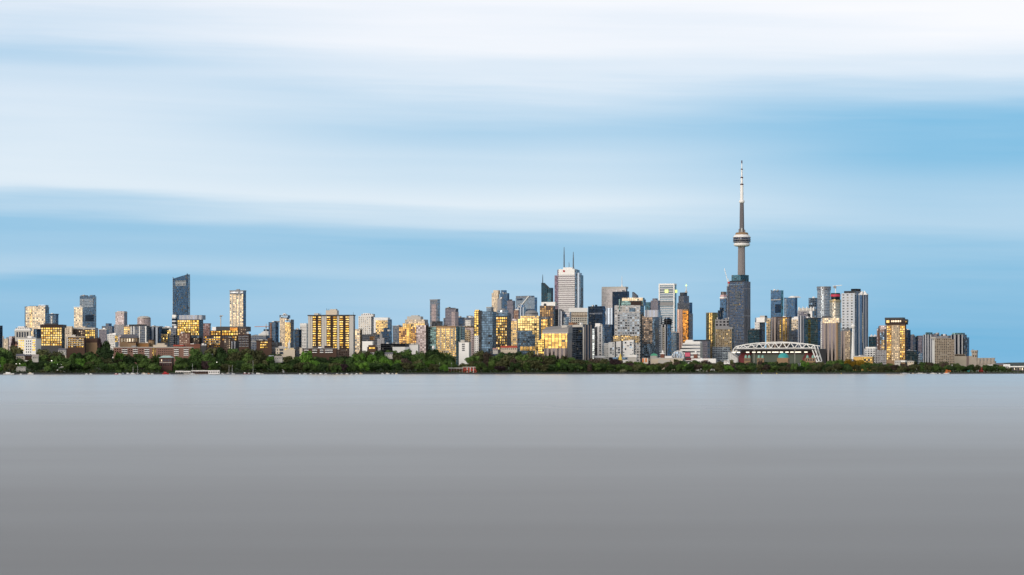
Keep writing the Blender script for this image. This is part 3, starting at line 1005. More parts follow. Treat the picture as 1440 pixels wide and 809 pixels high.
# the big slab with three golden bays
b = B('triple_bay_slab', 'wide apartment slab with three golden balcony bays and a roof house with aerials', AP, 433, 496.4, 499.4, 443.4, 3800, PALE, navy, 15)
bays = [(439.6, 451.6), (459.4, 473.6), (477.4, 491.0)]
fl = [445.2 + 3.28 * i for i in range(14)]
for c0, c1 in bays:
    b.panel('balcony_recess', c0 - .3, c1 + .3, 494, 444, DBROWN, .15)
    wd = (c1 - c0) * .36
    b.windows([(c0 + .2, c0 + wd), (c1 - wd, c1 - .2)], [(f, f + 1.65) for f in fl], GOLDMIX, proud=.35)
    b.balconies([(c0, c1)], [f + 3.1 for f in fl[:13]], DBROWN, 1.5, 1.3)
for c in (436, 455.6, 493.6):
    b.box('pier_joint', c, c + .25, 492, 444, GREY, -.25, .1)
b.box('roof_slab', 432.4, 497.2, 444.2, 442.8, DARK, -1.4, b.d)
b.box('roof_house', 457.4, 473, 443, 436.4, CREAM, 3, 14, side=PALE)
b.box('lift_house', 463, 471.6, 436.6, 434.8, CREAM, 4, 12)
b.box('roof_hut', 440.6, 446.6, 443, 440.4, PALE, 3, 10)
for c, yt in ((457.6, 433), (459.4, 434.6), (461, 433.8), (471, 433.2), (449.6, 439.6), (495.4, 438.4)):
    b.mast(c, yt, 443 if c < 455 or c > 490 else 436.6, .28, DARK, 6, 'aerial')
b.box('shaded_base_storeys', 433.2, 491.2, 600, 491.6, brown_w, -.5, 6)  # dark brown facing stands for the shadow on the slab's foot
b.box('tall_pier', 491.4, 497, 506, 443.6, PALE, -.9, 6)
b = B('slab_forecourt', 'low brown and white balcony block at the foot of the triple bay slab', AP, 425, 473, 476, 490, 3755, BROWN, BROWN, 10, depth=10)
b.balconies([(428, 434), (439.4, 446), (450, 455), (457, 468)], [493, 496.2], WHITE, 1.5, 1.0)
b.windows([(428.4, 433.6), (440, 445.6), (450.4, 454.6), (457.6, 467.6)], [(490.8, 492), (494, 495.2)], P_DARK)
b.box('dark_tower', 456, 465, 491, 486.4, DBROWN, 1, 8)
b.cap(mat=GREY, h=.8)
B('striped_flats', 'cream gold flats with a dark side right behind the triple bay slab', AP, 499, 506.2, 509.4, 463.6, 4000, gold_white, black, 18).cap(mat=CREAM)

b = B('speckled_shaft_tower', 'pale speckled tower with a flat top right of the triple bay slab', AP, 504, 522, 525.6, 444.6, 5000, facade('pale_speckle', (.76, .74, .72), (.34, .31, .26), 4, 3.6, .44, .5, .10, .05, dark=.35), grey_w, 14)
b.box('upper_tier', 507.5, 524.5, 446, 441.6, white_s, 2, 16, grey_w)
b.box('roof_plant', 510, 519, 441.8, 440.6, WHITE, 4, 12)
b = B('white_frame_tower', 'white framed tower with a pale golden face and a blue side', AP, 525, 545.4, 551.2, 449, 5100, WHITE, blue, 17)
b.panel('golden_face', 528.4, 545, 470, 450.6, gold_soft, .4)
b.panel('lower_face', 525.4, 545, 486, 470.4, white_w, .3)
b.box('white_roof', 526, 545.2, 449.8, 446.6, WHITE, 0, 18)
b = B('blue_step_block', 'dark blue stepped glass block in front of the white framed tower', OF, 536, 547, 551, 466, 4600, navy2, blue, 22)
b.box('upper_step', 539.5, 547, 467, 461, navy2, 1.5, 12)
B('grey_step_block', 'small pale grey stepped block left of the blue stepped glass', LO, 530.4, 540, 541.4, 475.4, 4500, grey_w, GREY, 14).box('upper_step', 533.6, 537, 476, 469.4, GREY, 1, 8)
b = B('glass_podium', 'long dark glass podium on white walls below the speckled shaft', OF, 508.6, 531, 533, 470.2, 4650, dgrey, navy2, 16)
b.box('white_base', 508, 532, 490, 480, WHITE, -4, 12)
b.panel('copper_strip', 520, 527, 478.5, 473, copper, .4)
B('grey_glass_tower', 'grey glass tower between the blue side and the stepped gold tower', AP, 552, 561.4, 564, 458.6, 5200, greyg, blue_p, 20).cap(mat=GREY)
b = B('dark_flat_hall', 'long flat dark hall with a thin roof line above the trees', LO, 535, 570.6, 573, 483.2, 3900, black, DARK, 8, depth=24)
b.box('white_terrace', 552, 575, 496, 488, WHITE, -5, 4)
b.windows(seq(554, 573, 9, .55), [(489.2, 491.4)], P_DARK)
b = B('white_roof_row', 'white flat roofed row under the stepped gold tower', LO, 572, 588, 590, 485, 3905, WHITE, PALE, 8)
b.cap(mat=PALE, h=.8)
b.box('roof_plant', 577, 582, 485, 483, PALE, 2, 8)
b = B('lit_house', 'small brown house with glowing yellow upstairs windows among trees', HO, 516.4, 529, 531, 488, 3760, BROWN, DBROWN, 12)
b.windows([(519.4, 521.6), (522.2, 524.4), (524.9, 527)], [(486.2, 487.6), (488.6, 490.6)], P_GOLD)
b.box('upper_floor', 518, 528, 488.2, 485.4, BROWN, 0, 8)

# stepped gold tower
b = B('stepped_gold_tower', 'stepped brown and gold tower with a whitish terraced crown', AP, 561, 585, 599.4, 460, 4200, facade('brick_gold', (.34, .17, .09), (.74, .50, .16), 3.4, 3.2, .6, .62, .05, .015, dark=.2), brown_w, 16, depth=30)
b.box('middle_tier', 565.6, 596.6, 461, 454.6, gold_soft, 2, 28, pink_w)
b.box('upper_tier', 568.6, 596, 455, 449.4, cream_w, 4, 26, grey_w)
b.box('crown', 571, 590, 450, 445, PALE, 6, 22)
b.box('roof_plant', 576, 586, 445.2, 443.4, PALE, 9, 18)
b.panel('golden_bay', 571.6, 577.6, 488, 456, gold_v, 1.6)
b.box('right_shoulder', 585, 598.6, 490, 457.4, pink_w, 1, 18, brown_w)

b = B('slim_grey_tower', 'slim tall grey tower with gridded front standing alone against the sky', AP, 604.6, 615.4, 618.4, 421.6, 5600, greyg, blue_p, 22)
b.panel('dark_grid', 607.2, 613, 458, 428, pink_w, .6)
b.cap(mat=GREY)
b = B('twin_step_tower', 'grey mauve tower with a dark roof edge and a paler lower twin', AP, 626, 641, 643.4, 434, 5400, purple, dgrey, 18)
b.box('dark_crown', 626.4, 640.8, 435.4, 432.8, DARK, .5, 18)
b.box('pale_twin', 635, 645, 462, 438.8, pink_w, -8, 6)
b.box('left_wing', 623.4, 626.4, 462, 447, greyg, 2, 16)
B('small_dark_midrise', 'small dark blue midrise right of the grey mauve tower', AP, 644.6, 650, 651.6, 446.4, 5350, navy2, slate, 20).box('roof_plant', 645, 649, 446.6, 444.6, PALE, 2, 8)
b = B('white_inset_block', 'dark framed block with a white front inset', AP, 653, 666.4, 668, 446.6, 5200, slate, navy2, 14)
b.box('white_inset', 654.2, 664, 460, 450.2, white_w, -1.2, 4)
b.box('dark_crown', 656, 665, 447, 444, slate, 2, 14)

b = B('gold_balcony_block', 'wide pale gold balcony block with a teal left bay and dark roof box', AP, 600, 641.2, 643, 459, 4200, gold_soft, teal, 16, depth=22)
b.box('teal_bay', 600.2, 613.6, 492, 459.6, teal_m, -1.4, 4)
b.panel('cornice', 613.8, 641, 461.2, 458.4, TAN, .9)
b.box('roof_box', 606, 618.4, 459.2, 451.6, black, 4, 18)
for c in (619, 626.4, 633, 638.4):
    b.box('bay_pier', c, c + .7, 492, 461.4, PALE, -.9, .3)
b = cyl('teal_round_block', 'rounded teal balcony block beside the wide pale gold block', AP, 647.4, 6.6, 459.6, 4230, facade('teal_bands', (.36, .44, .46), (.16, .30, .34), 40, 3.2, 1, .56, .02, .03, dark=0))
b.box('roof_rim', 640.8, 652.6, 460, 458.8, GREY, -7, 7)
b = B('brown_pink_block', 'stepped pinkish brown block between the teal curve and the yellow edged tower', AP, 650, 666, 668.6, 461.2, 4400, pink_w, brown_w, 14)
b.panel('golden_bay', 654, 661.6, 482, 464, gold_soft, .5)
b.box('upper_tier', 646, 664, 462, 458.4, brown_w, 3, 18)
b = B('yellow_edge_tower', 'dark blue glass tower with a bright yellow left edge', AP, 667, 674, 692.6, 437.6, 4000, gold_grid, navy, 17, depth=26)
b.box('blue_slab', 674, 692.8, 492.6, 438.2, navy, -.8, 20, navy)
b.box('blue_lower_edge', 667.2, 673.8, 492, 472, white_w, -.6, 3)
b.box('corner_blade', 673.4, 677.6, 493.4, 437, black, -1.4, 3)
b.box('yellow_cap', 667.6, 673, 438, 435.8, gold_grid, 1, 8)
b = B('white_stub_block', 'small white tower block with a dark window ladder above the trees', AP, 645.2, 659.4, 662.6, 481.4, 3900, WHITE, PALE, 12)
b.windows([(649.6, 653.6)], seq(483, 494, 4, .6), P_DARK)
b.cap(mat=PALE, h=.9)
b = cyl('white_tank', 'small white upright tank with a rounded top in the trees', 'tank', 609.4, 1.9, 487.6, 3870, WHITE)
g = G()
g.lathe([(1.9 * b.k, b.z(487.6)), (1.5 * b.k, b.z(486.6)), (.05, b.z(486))], 16)
b.part('tank_top', g, [WHITE])
b = B('shore_boathouse', 'bright red brick boathouse with an open porch at the water', LO, 651, 670.4, 671.6, 516.4, 3720, RBRICK, BRICK, 6, depth=9, ybase=525.8)
b.windows(seq(652.4, 669.6, 5, .45), [(517.6, 519.4), (521.4, 523.6)], P_DARK)
for c in (656.6, 661, 665.4):
    b.box('white_pier', c, c + .7, 526, 516.8, WHITE, -.4, .2)
b.box('porch_roof', 630, 651.4, 518.4, 517.2, PALE, -2.4, 7)
for i in range(6):
    b.box('porch_post', 630.6 + i * 3.9, 631 + i * 3.9, 525.6, 518, PALE, -2.2, -1.8)
b.box('porch_wall', 630.2, 651, 525.4, 518.6, BRICK, 3, 7)
b.cap(mat=PALE, h=.8)

b = B('golden_grid_tower', 'tower with a golden gridded front in a dark navy frame', OF, 691.6, 713.8, 719, 440.6, 4100, DARK, navy, 17)
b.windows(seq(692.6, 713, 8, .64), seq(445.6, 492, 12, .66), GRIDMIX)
b.box('dark_frame_top', 691.2, 714.2, 445, 440, navy, -.8, 14)
b.drum('penthouse', 704.8, 8, 440.4, 436, blue_p, 9)
b.drum('penthouse_top', 704.4, 4.6, 436.2, 434, GREY, 9)
b = B('cream_spine_tower', 'tall cream tower with a notched top left of a chamfered blue tower', AP, 691.4, 700.6, 702.4, 412, 7000, cream_w, tan_w, 14)
b.box('upper_notch', 693.4, 700.4, 413, 408.2, cream_w, 3, 24)
B('grey_spine_annex', 'narrow grey annex in front of the cream notched tower', AP, 699.4, 705, 706.4, 420, 6900, grey_w, greyg, 14)
b = B('chamfer_blue_tower', 'blue tower with cut corners beside the cream notched tower', OF, 703, 713.6, 716, 412.4, 7050, blue, navy2, 24)
b.box('cut_top', 704.6, 712.6, 413, 408, blue, 4, 24)
B('pale_low_tower', 'low pale grey tower left of the golden gridded front', AP, 684, 690.6, 692.4, 432.2, 5500, blue_p, greyg, 16).cap(mat=PALE)
b = B('mauve_slim_tower', 'slim pale mauve tower with a dark roof block', AP, 713, 721.4, 723.4, 423, 6000, purple, slate, 16)
b.box('roof_block', 715, 720.4, 423.4, 421, DARK, 3, 16)

b = B('diagonal_frame_tower', 'broad grey glass block crossed by a long pale diagonal', OF, 725, 751.8, 755.4, 418.4, 6800, blue_p, blue, 22)
b.panel('dark_window_row', 727, 735, 422, 419.4, navy2, .6)
b.panel('lower_band', 725.4, 751.6, 441, 434.6, navy2, .5)
b.box('crown_frame', 725.4, 751.6, 418.8, 415.8, greyg, 0, 12)
g = G()
g.bar((b.px(728), -1.2, b.z(436)), (b.px(744), -1.2, b.z(416.4)), 2.2)
b.part('diagonal_brace', g, [WHITE])
b = B('pale_cubes_block', 'stack of pale blue white cubes before the diagonal braced block', AP, 724.4, 736.4, 738.4, 432.2, 6300, ribs_b, blue_p, 18)
b.box('upper_cube', 729, 737.6, 433, 428.6, ribs_b, 2, 16)
b = cyl('domed_hall', 'distant low domed hall between the pale cubes and the speckled tower', LO, 747.4, 9.4, 440.6, 6200, grey_w, squash=.7)
g = G()
g.lathe([(9.4 * b.k, b.z(440.6)), (8 * b.k, b.z(438.4)), (5 * b.k, b.z(436.8)), (.1, b.z(436.2))], 24)
b.part('dome', g, [GREY])
B('brown_blue_midrise', 'brownish midrise wedged left of the pale cubes', AP, 722.4, 729.2, 731, 436.2, 5700, brick_w, slate, 14)
b = B('pale_gap_block', 'pale gold and pink flats between two golden office fronts', AP, 718.4, 727, 728.6, 452, 4600, gold_soft, pink_w, 14)
b.box('roof_step', 720, 726, 453, 448.6, pink_w, 2, 12)

b = B('golden_office_slab', 'big golden office with a dark blue patch at its lower left', OF, 728, 758.4, 770.4, 448.6, 4300, gold_big, gold_soft, 17, depth=24)
b.box('golden_attic', 731.6, 757.6, 449, 444.4, gold_soft, 1, 18)
b.box('reflection_patch', 728.2, 748.6, 485, 465.4, navy, -.8, 3)  # navy patch stands for a reflection in the golden glass
b.box('reflection_patch_edge', 748.6, 752.4, 484, 470, navy, -.7, 3)  # narrow edge of the same painted reflection
b.box('right_wing', 758.6, 769.6, 492, 449.6, gold_v, .4, 16)
b.box('dark_notch', 758.2, 761, 492, 448, navy, -.5, 4)
b.box('roof_plant', 760, 770, 449.2, 445.6, dgrey, 5, 16)
b.box('base_arcade', 732, 757, 493, 487.4, gold_v, -3, 2)

b = B('sloped_roof_block', 'long golden fronted block with a sloping grey roof and grey lower storeys', AP, 761, 797.4, 811, 468, 3900, gold_v, ribs_v, 17, depth=26)
b.panel('lower_storeys', 764.6, 797.2, 506, 489.8, ribs_v, 1.2)
b.box('golden_step', 757, 765, 492, 477, gold_grid, -2, 6)
g = G()
zt = b.z(467.6)
xl, xr = b.px(763), b.px(799.6)
g.prism([(xl, -1.4), (xr, -1.4), (xr, 20), (xl, 20)], b.z(468.4), 0, 0, 0, None, [b.z(464.6), b.z(461.8), b.z(456.8), b.z(459.4)])
b.part('sloping_roof', g, [principled('grey_standing_seam', (.30, .29, .29), .6)])
b.box('white_fascia', 763, 799, 469.2, 467.8, PALE, -1.8, 2)
b.box('roof_hut', 788, 796, 461, 457.4, PALE, 6, 14)

b = B('white_frame_block', 'grey block with a tall white frame round dark blue glass', AP, 797, 822, 832, 456.6, 4000, navy2, ribs_v, 18, depth=18)
b.box('frame_head', 797.4, 822.6, 460, 456.8, PALE, -1.2, 4)
b.box('frame_leg', 819.6, 822.4, 506, 460, PALE, -1.2, 4)
b.panel('blue_wall', 809.4, 819.4, 506, 463.4, navy, .4)
b.box('copper_attic', 799.4, 812, 457, 453.6, facade('copper_attic', (.42, .22, .12), (.9, .5, .3), 3, 4, .5, .5), 2, 14)
b.panel('golden_pane', 814, 818, 467.4, 464.4, gold_grid, .7)

b = B('speckled_brown_tower', 'brown tower speckled with gold under a white notched crown', AP, 759, 778, 781, 430, 5000, speck, dgrey, 17)
b.box('white_crown', 761, 780.6, 430.4, 424.8, WHITE, 1, 14, PALE)
b.box('crown_gap', 764.6, 768, 430, 427, DARK, -.2, 6)
B('dark_side_slab', 'narrow dark slab right of the brown speckled tower', AP, 780.8, 784.6, 785.6, 435, 4990, black, dgrey, 16)
b = B('chamfer_grey_block', 'pale ribbed block with a chamfered top below the twin mast tower', AP, 785.4, 791, 793, 437, 4950, ribs_g, slate, 20, slant=(434.6, 438.6))
b.box('glass_annex', 792.6, 800.4, 462, 446, blue_p, 2, 14)
b.box('annex_step', 793, 797, 446.4, 441.8, navy2, 3, 12)

# the twin mast tower
b = B('twin_mast_tower', 'tall white marble office tower carrying two long roof masts', TW, 785.2, 808.2, 811.2, 379, 7500, marble, navy, 14, depth=56)
b.box('white_top', 785.6, 808, 386.4, 378.4, WHITE, -.6, 40)
b.box('upper_block', 791.4, 804.4, 379, 376.0, WHITE, 6, 30)
b.box('left_dark_strip', 783.4, 785.2, 470, 379.2, facade('dark_corner_glass', (.05, .045, .07), (.12, .12, .18), 2, 4, .9, .9), 2, 40)
b.box('left_wing', 778.8, 783.4, 470, 387, facade('plum_wall', (.12, .08, .11), (.16, .13, .20), 3, 4, .8, .7), 8, 40)
b.box('right_dark_strip', 808.2, 810.6, 470, 379.4, navy, 1, 40)
b.box('right_wing', 810.6, 813.8, 470, 383.6, ribs_b, 6, 40)
b.box('right_edge', 813.8, 815.8, 470, 386.8, navy, 8, 40)
g = G()
r = 1.5 * b.k
g.lathe([(.05, 0), (r, 0), (r, 1.2), (.05, 1.2)], 16)
o = b.part('emblem', g, [REDP])
o.rotation_euler = (R(90), 0, 0)
o.location = (b.px(793.2), -.5, b.z(381.2))
for c, yt, w in ((791.6, 347, 2.1), (804.6, 354, 2.1), (798.6, 368, 1.0)):
    b.mast(c, yt, 376.4, w, principled('mast_steel', (.12, .15, .19), .5), 14)
b = B('spire_tower', 'dark teal tower swept up to a needle spire left of the twin mast tower', TW, 762, 775.4, 778, 404.8, 7600, dteal, navy2, 20)
g = G()
poly = [(b.px(761.6), -1.5), (b.px(770), -1.5), (b.px(770), 14), (b.px(761.6), 14)]
g.prism(poly, b.z(440), 0, 0, 0, None, [b.z(397.4), b.z(406), b.z(406), b.z(397.4)])
b.part('swept_wing', g, [dteal])
b.panel('glass_steps', 769, 775.2, 425, 412, teal, .8)
b.mast(762.2, 385.6, 398.5, 1.4, DARK, 3, 'spire')

b = B('white_band_block', 'square block with a broad white roof band and gridded glass', OF, 801, 803.4, 826.4, 438.6, 4800, tan_w, slate, 12, left=True)
b.box('white_band', 802.8, 826.2, 439, 433, WHITE, -1, 20)
b.panel('cream_row', 804, 826, 443.4, 440, cream_w, .5)
b.panel('grid_glass', 804, 826, 458, 446, facade('cream_grid', (.56, .52, .46), (.26, .36, .38), 3.6, 3.6, .62, .6), .6)
b = B('navy_cube_tower', 'plain dark navy office cube with a small roof bump', OF, 826.8, 847.6, 850.2, 430.6, 5500, navy, navy2, 20)
b.box('roof_bump', 836.6, 840, 430.8, 428.4, navy, 6, 14)
b.panel('faint_band', 829, 847, 442, 440, slate, .4)
b = B('granite_tower', 'broad pale granite tower with a white needle on its roof', OF, 845.8, 880, 882.4, 405, 7600, granite, slate, 16)
b.box('granite_crown', 846.2, 879.6, 406, 403.2, PALE, 0, 30)
b.mast(873, 388, 404, 1.1, WHITE, 12, 'needle')
b.drum('needle_base', 873, 2.2, 404, 400.8, WHITE, 12, half2=.6)
b.panel('lower_shaft', 850, 862, 480, 433, ribs_b, 1.5)
b = B('dark_box_tower', 'dark blue office box with a roof bump beside the granite tower', OF, 861, 882.2, 884.4, 409.8, 7300, navy, navy2, 18)
b.box('roof_bump', 874.6, 878.6, 410, 407.8, navy, 8, 20)
B('blue_grey_shaft', 'plain blue grey shaft rising behind the white patchwork block', OF, 849.6, 860.4, 863.4, 456.4, 5200, navy2, navy, 26)

b = B('white_cap_tower', 'white grey striped tower with a square cap beside dark glass', AP, 836.4, 847, 850, 459.4, 4100, facade('cap_tower_wall', (.58, .58, .60), (.10, .14, .19), 6, 3.2, .5, .7), blue_p, 16)
b.box('cap', 836.8, 843.4, 460, 454.8, WHITE, .5, 10)
b.box('dark_slot', 836.2, 839.6, 503, 460.4, black, -.4, 3)
b.box('glass_bay', 830.6, 836.4, 505, 462.4, blue_p, -1, 8)
b.panel('bay_band', 831, 836, 480, 479, PALE, 1.4)

# patterned tower with glass crown
b = B('patchwork_tower', 'big tower of grey and white patchwork with a glass crown and navy side', AP, 864, 900.4, 905.8, 429.4, 4600, mosaic_b, navy, 17)
b.box('glass_crown', 870, 903.8, 430, 421, teal_m, 4, 20, navy2)
b.box('gold_crown_row', 874, 903, 423, 418.8, gold_white, 3, 16, teal)
b.box('brown_block', 886.4, 900.8, 429.6, 423.4, DBROWN, 1, 8)
b.box('crown_post', 870.2, 872, 438, 421, teal_m, -.5, 3)
b.panel('dark_slot', 885, 893.4, 438.4, 433.4, navy, .5)
b.panel('inner_grid', 868.4, 899.6, 470, 440, facade('patch_inner', (.34, .36, .40), (.20, .26, .34), 4.6, 4.6, .76, .58, .10, .08, dark=.12), .35)
b.box('golden_base', 862.4, 899.4, 482, 472.4, gold_soft, -1.4, 6)
b = B('sail_top_tower', 'distant slim tower with a curved sail shaped top behind the glass crown', OF, 889, 895, 897.6, 417, 7400, slate, navy2, 22, slant=(410.6, 416))
b = B('teal_back_tower', 'distant teal slab between the patchwork tower and the grey one', OF, 907, 913.6, 915.4, 425, 7000, teal, dteal, 20)
b = B('grey_back_tower', 'distant plain grey tower left of the white banded tower', OF, 915, 925.4, 928, 422.6, 6900, purple, slate, 16)
b.box('upper_tier', 917.4, 925, 423, 419.6, purple, 3, 24)
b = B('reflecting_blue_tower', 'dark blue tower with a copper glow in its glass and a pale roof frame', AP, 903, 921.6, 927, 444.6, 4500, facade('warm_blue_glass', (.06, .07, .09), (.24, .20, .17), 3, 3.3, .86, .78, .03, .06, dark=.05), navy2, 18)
b.box('roof_frame', 906.6, 925.8, 446, 436.2, ribs_g, -.6, 14, blue_p)
b.panel('blue_base', 903.4, 921.4, 504, 484, navy, .4)
b.panel('blue_edge', 917.6, 921.5, 504, 446, navy, .5)

# mosaic building
b = B('mosaic_block', 'white block with an irregular mosaic of black windows in three panels', AP, 855.6, 891, 893.6, 481, 4060, WHITE, navy2, 10, depth=16, slant=(481.6, 478))
rnd = random.Random(5)
panels = [(857.2, 864.2), (866.4, 873.2), (876, 890.4)]
for c0, c1 in panels:
    x = c0 + .4
    while x < c1 - 1:
        y = 480.6 + rnd.random() * 1.2
        cw = min(rnd.choice((1.4, 2.1, 3.0)), c1 - x - .2)
        while y < 501:
            hh = rnd.choice((1.2, 1.8, 2.6, 3.4))
            if rnd.random() < .66 and y + hh < 502:
                b.windows([(x, x + cw)], [(y, y + hh)], rnd.choice((P_DARK, P_DARK, P_DARK, P_BLUE)))
            y += hh + rnd.choice((.8, 1.0, 1.4))
        x += cw + .85
b.box('dark_seam', 864.4, 866.2, 504, 480, black, -.15, 2)
b.box('dark_seam', 873.4, 875.8, 504, 479, black, -.15, 2)
b.box('glass_wing', 849, 855.6, 504, 482.6, white_w, 1, 12)
b.box('dark_plinth', 856, 891, 506, 502.6, navy, -.4, 10)

b = B('striped_sign_tower', 'tall white banded tower bearing a square lit yellow green sign', TW, 926.8, 948, 951.2, 400, 7200, stripe_b, teal, 18)
b.cap(mat=WHITE, h=4)
b.panel('louvre_band', 928.6, 946.8, 429.4, 425, GREY, 1.2)
b.box('left_fin', 926.4, 928, 480, 400, WHITE, -1.5, 3)
b.box('right_fin', 947.2, 948.6, 480, 400, WHITE, -1.5, 3)
b.box('sign', 935.2, 940, 411.8, 407.4, glow('lit_lime_sign', (.78, .95, .30), .62), -2.2, -.5)
b.box('side_sign', 948.9, 950.6, 412, 407.6, glow('lit_lime_sign', (.78, .95, .30), .62), 4, 14)

b = B('ball_top_tower', 'pale striped tower topped by a dark rounded penthouse', AP, 927, 938.4, 944, 456.6, 4600, ribs_g, blue, 18)
b.drum('round_penthouse', 934.6, 5.6, 456.8, 448.4, black, 9)
b.drum('penthouse_rim', 934.6, 6.2, 451.2, 450.2, DARK, 9)
b.drum('penthouse_top', 934.2, 3.4, 448.6, 446.2, navy2, 9)
b.box('left_slab', 927, 931.4, 503, 443.4, blue_p, -1.4, 6)
b.box('middle_slab', 932.2, 936.4, 503, 460, gold_white, -1.0, 6)
b.box('dark_joint', 931.4, 932.4, 503, 458, black, -.3, 4)
b = B('grey_stub_tower', 'low grey glass tower between the ball topped tower and the copper gold one', AP, 943, 951, 953.4, 468, 4700, blue_p, slate, 18)
b.box('round_top', 944, 951, 469, 466, PALE, 1, 10)
b = B('dark_mid_block', 'dark blue block at the foot of the white banded tower', AP, 942.6, 951.2, 953, 470, 5600, navy2, navy, 18)

b = B('setback_spire_tower', 'grey blue tower of stepped setbacks ending in a lit green ball spire', TW, 952.4, 969.8, 973.6, 425.6, 7300, slate, navy2, 20)
b.box('second_setback', 954, 969, 426, 415.8, slate, 4, 30)
b.box('third_setback', 956, 966.4, 416.4, 411, dgrey, 7, 24)
b.box('right_shoulder', 969.8, 974.4, 480, 441, slate, 0, 30)
b.mast(960.4, 397.6, 411.2, 1.6, STEELW, 14, 'spire')
g = G()
g.lathe([(.1, -2.6), (2.0, -1.8), (2.8, 0), (2.0, 1.8), (.1, 2.6)], 14)
o = b.part('lit_ball', g, [glow('lit_green_ball', (.62, .95, .40), 1.1)])
o.location = (b.px(960.4), 14, b.z(401.2))
b.drum('spire_base', 960.4, 2.2, 411.2, 408.4, PALE, 14, half2=1.0)

b = B('copper_gold_tower', 'tower with a shining copper gold face and a pinkish brown left half', OF, 952.4, 967.6, 969, 436.4, 6000, copper, BROWN, 17)
b.box('pinkish_half', 952.2, 960, 486, 435.2, facade('pinkish_half', (.36, .24, .21), (.40, .30, .28), 6, 300, .4, 1, .01, .02, dark=0), -1.4, 8)
b.box('stone_head', 960, 967.4, 437, 435.2, TAN, -.4, 8)

# white terraced hotel
b = B('terraced_hotel', 'white banded hotel with a sloping stepped left end and roof hut', 'hotel', 960, 984.6, 986, 482.4, 4300, stripe_h, PALE, 10, depth=24)
for i in range(5):
    b.box('terrace_step', 960.4 - 1.9 * (i + 1), 961, 506, 482.4 + 3.6 * (i + 1), stripe_h, .5 + .3 * i, 20)
b.box('sloped_attic', 963, 984.4, 482.8, 480.2, WHITE, 2, 20)
b.box('roof_hut', 964, 973.6, 480.6, 478, WHITE, 4, 16)
B('grey_hotel_annex', 'plain grey block right of the white banded hotel', OF, 975, 994.6, 997, 478.6, 4650, purple, slate, 12).cap(mat=DARK)

b = cyl('gold_curve_tower', 'tower with a curved golden glass front and grey flank', AP, 1001.4, 8.4, 440.2, 4800, facade('gold_curve', (.16, .135, .11), (.74, .52, .18), 2.6, 3.2, .86, .86, .02, .02, dark=.05), squash=1.1)
b.drum('roof_rim', 1001.4, 8.8, 441, 439.8, GREY, 0)
b.box('grey_flank', 992.8, 995.6, 505, 441, dgrey, -2, 8)
b = B('grid_block', 'grey block with dark upper windows and a tan gold gridded middle', AP, 1005.6, 1024.6, 1027, 449, 4700, facade('upper_grey', (.26, .26, .28), (.06, .07, .1), 7, 5.4, .6, .6), slate, 16)
b.box('golden_middle', 1006.8, 1029.6, 506, 463, facade('tan_grid', (.34, .27, .18), (.60, .46, .22), 3.4, 3.6, .62, .6, .05, .03, dark=.25), -3, 12, dgrey)
b.box('middle_cornice', 1006.2, 1031, 463.4, 460, GREY, -3.6, 12)
b.box('blue_base', 1003, 1028, 506, 488, blue_p, -6, 8)
for c in (1008, 1024.2):
    b.box('roof_post', c, c + 1, 449.4, 446.4, PALE, 0, 2)
b = B('unfinished_tower', 'unfinished blue tower with pink white formwork on top', TW, 1012.4, 1020.6, 1023, 420, 5800, blue, navy2, 22)
b.box('formwork', 1012.8, 1022.6, 420.4, 414.6, principled('pink_formwork', (.62, .42, .44), .8), -1, 16)
b.box('formwork_posts', 1013.6, 1021.6, 415, 410.2, ribs_v, 1, 12)
b.box('white_deck', 1012, 1023.4, 419.6, 417.6, WHITE, -1.8, 17)
b.box('dark_shoulder', 1009.4, 1018, 450, 436.4, navy, -4, 12)
b.box('shoulder_step', 1012, 1020, 437, 432.6, navy, -3, 10)

b = B('dark_crown_tower', 'very dark tall tower with a glass crown in front of the needle tower', TW, 1024, 1046, 1055.4, 396, 5600,
      facade('dark_mottled_glass', (.13, .14, .17), (.26, .40, .62), 3.2, 3.4, .8, .7, .06, .06, dark=.2), facade('dark_ribbed_glass', (.20, .21, .25), (.16, .19, .25), 4.4, 60, .5, .96, .02, .02, dark=0), 42)
b.box('crown_screen', 1028.6, 1053, 397, 386.4, teal, 1, 28, dteal)
b.panel('crown_belt', 1026, 1046, 396.4, 394.4, DARK, .8)
b.panel('crown_line', 1026, 1046, 400.4, 399.4, blue_p, .6)
b.box('left_annex', 1021.8, 1026.4, 505, 402, slate, -2, 14)
b.box('annex_top', 1023, 1026, 402.4, 396.6, dgrey, 0, 10)
b.panel('lit_floor', 1030.4, 1041, 429.4, 427.6, facade('lit_floor', (.12, .11, .09), (.9, .8, .5), 3.4, 4, .6, .6, lit=.3, dark=.7), .6)
b.panel('pale_patch', 1034.4, 1041, 424, 409.4, facade('pale_patch', (.14, .15, .17), (.34, .38, .42), 3, 3.4, .8, .7, .09, .09, dark=.3), .5)

# white crane beside it
b = B('luffing_crane', 'white luffing crane leaning out over the unfinished tower', 'crane', 1023, 1024, 1025, 402, 5580, holder=True, ybase=403)
g = G()
g.bar((0, 0, 0), (0, 0, b.z(392)), 1.2)
b.part('mast', g, [STEELW])
g = G()
g.bar((0, 0, b.z(398)), (b.px(1019.2), -3, b.z(377.6)), 1.1)
b.part('jib', g, [STEELW])
g = G()
g.box(b.px(1023.4), b.px(1026.2), -1.5, 1.5, b.z(398.8), b.z(396.4))
b.part('cab', g, [REDP])

# the needle tower
NT = 6750.0
kx = NT / F
base = land(1043.2, NT) - 1
root = link('needle_tower', None, None, (X_(1043.2, NT), NT, base), -atan((1043.2 - 720) / F))
tag(root, 'immense concrete needle tower with a round viewing pod and a striped white aerial', 'tower')
zt = lambda py: Z_(py, NT) - base


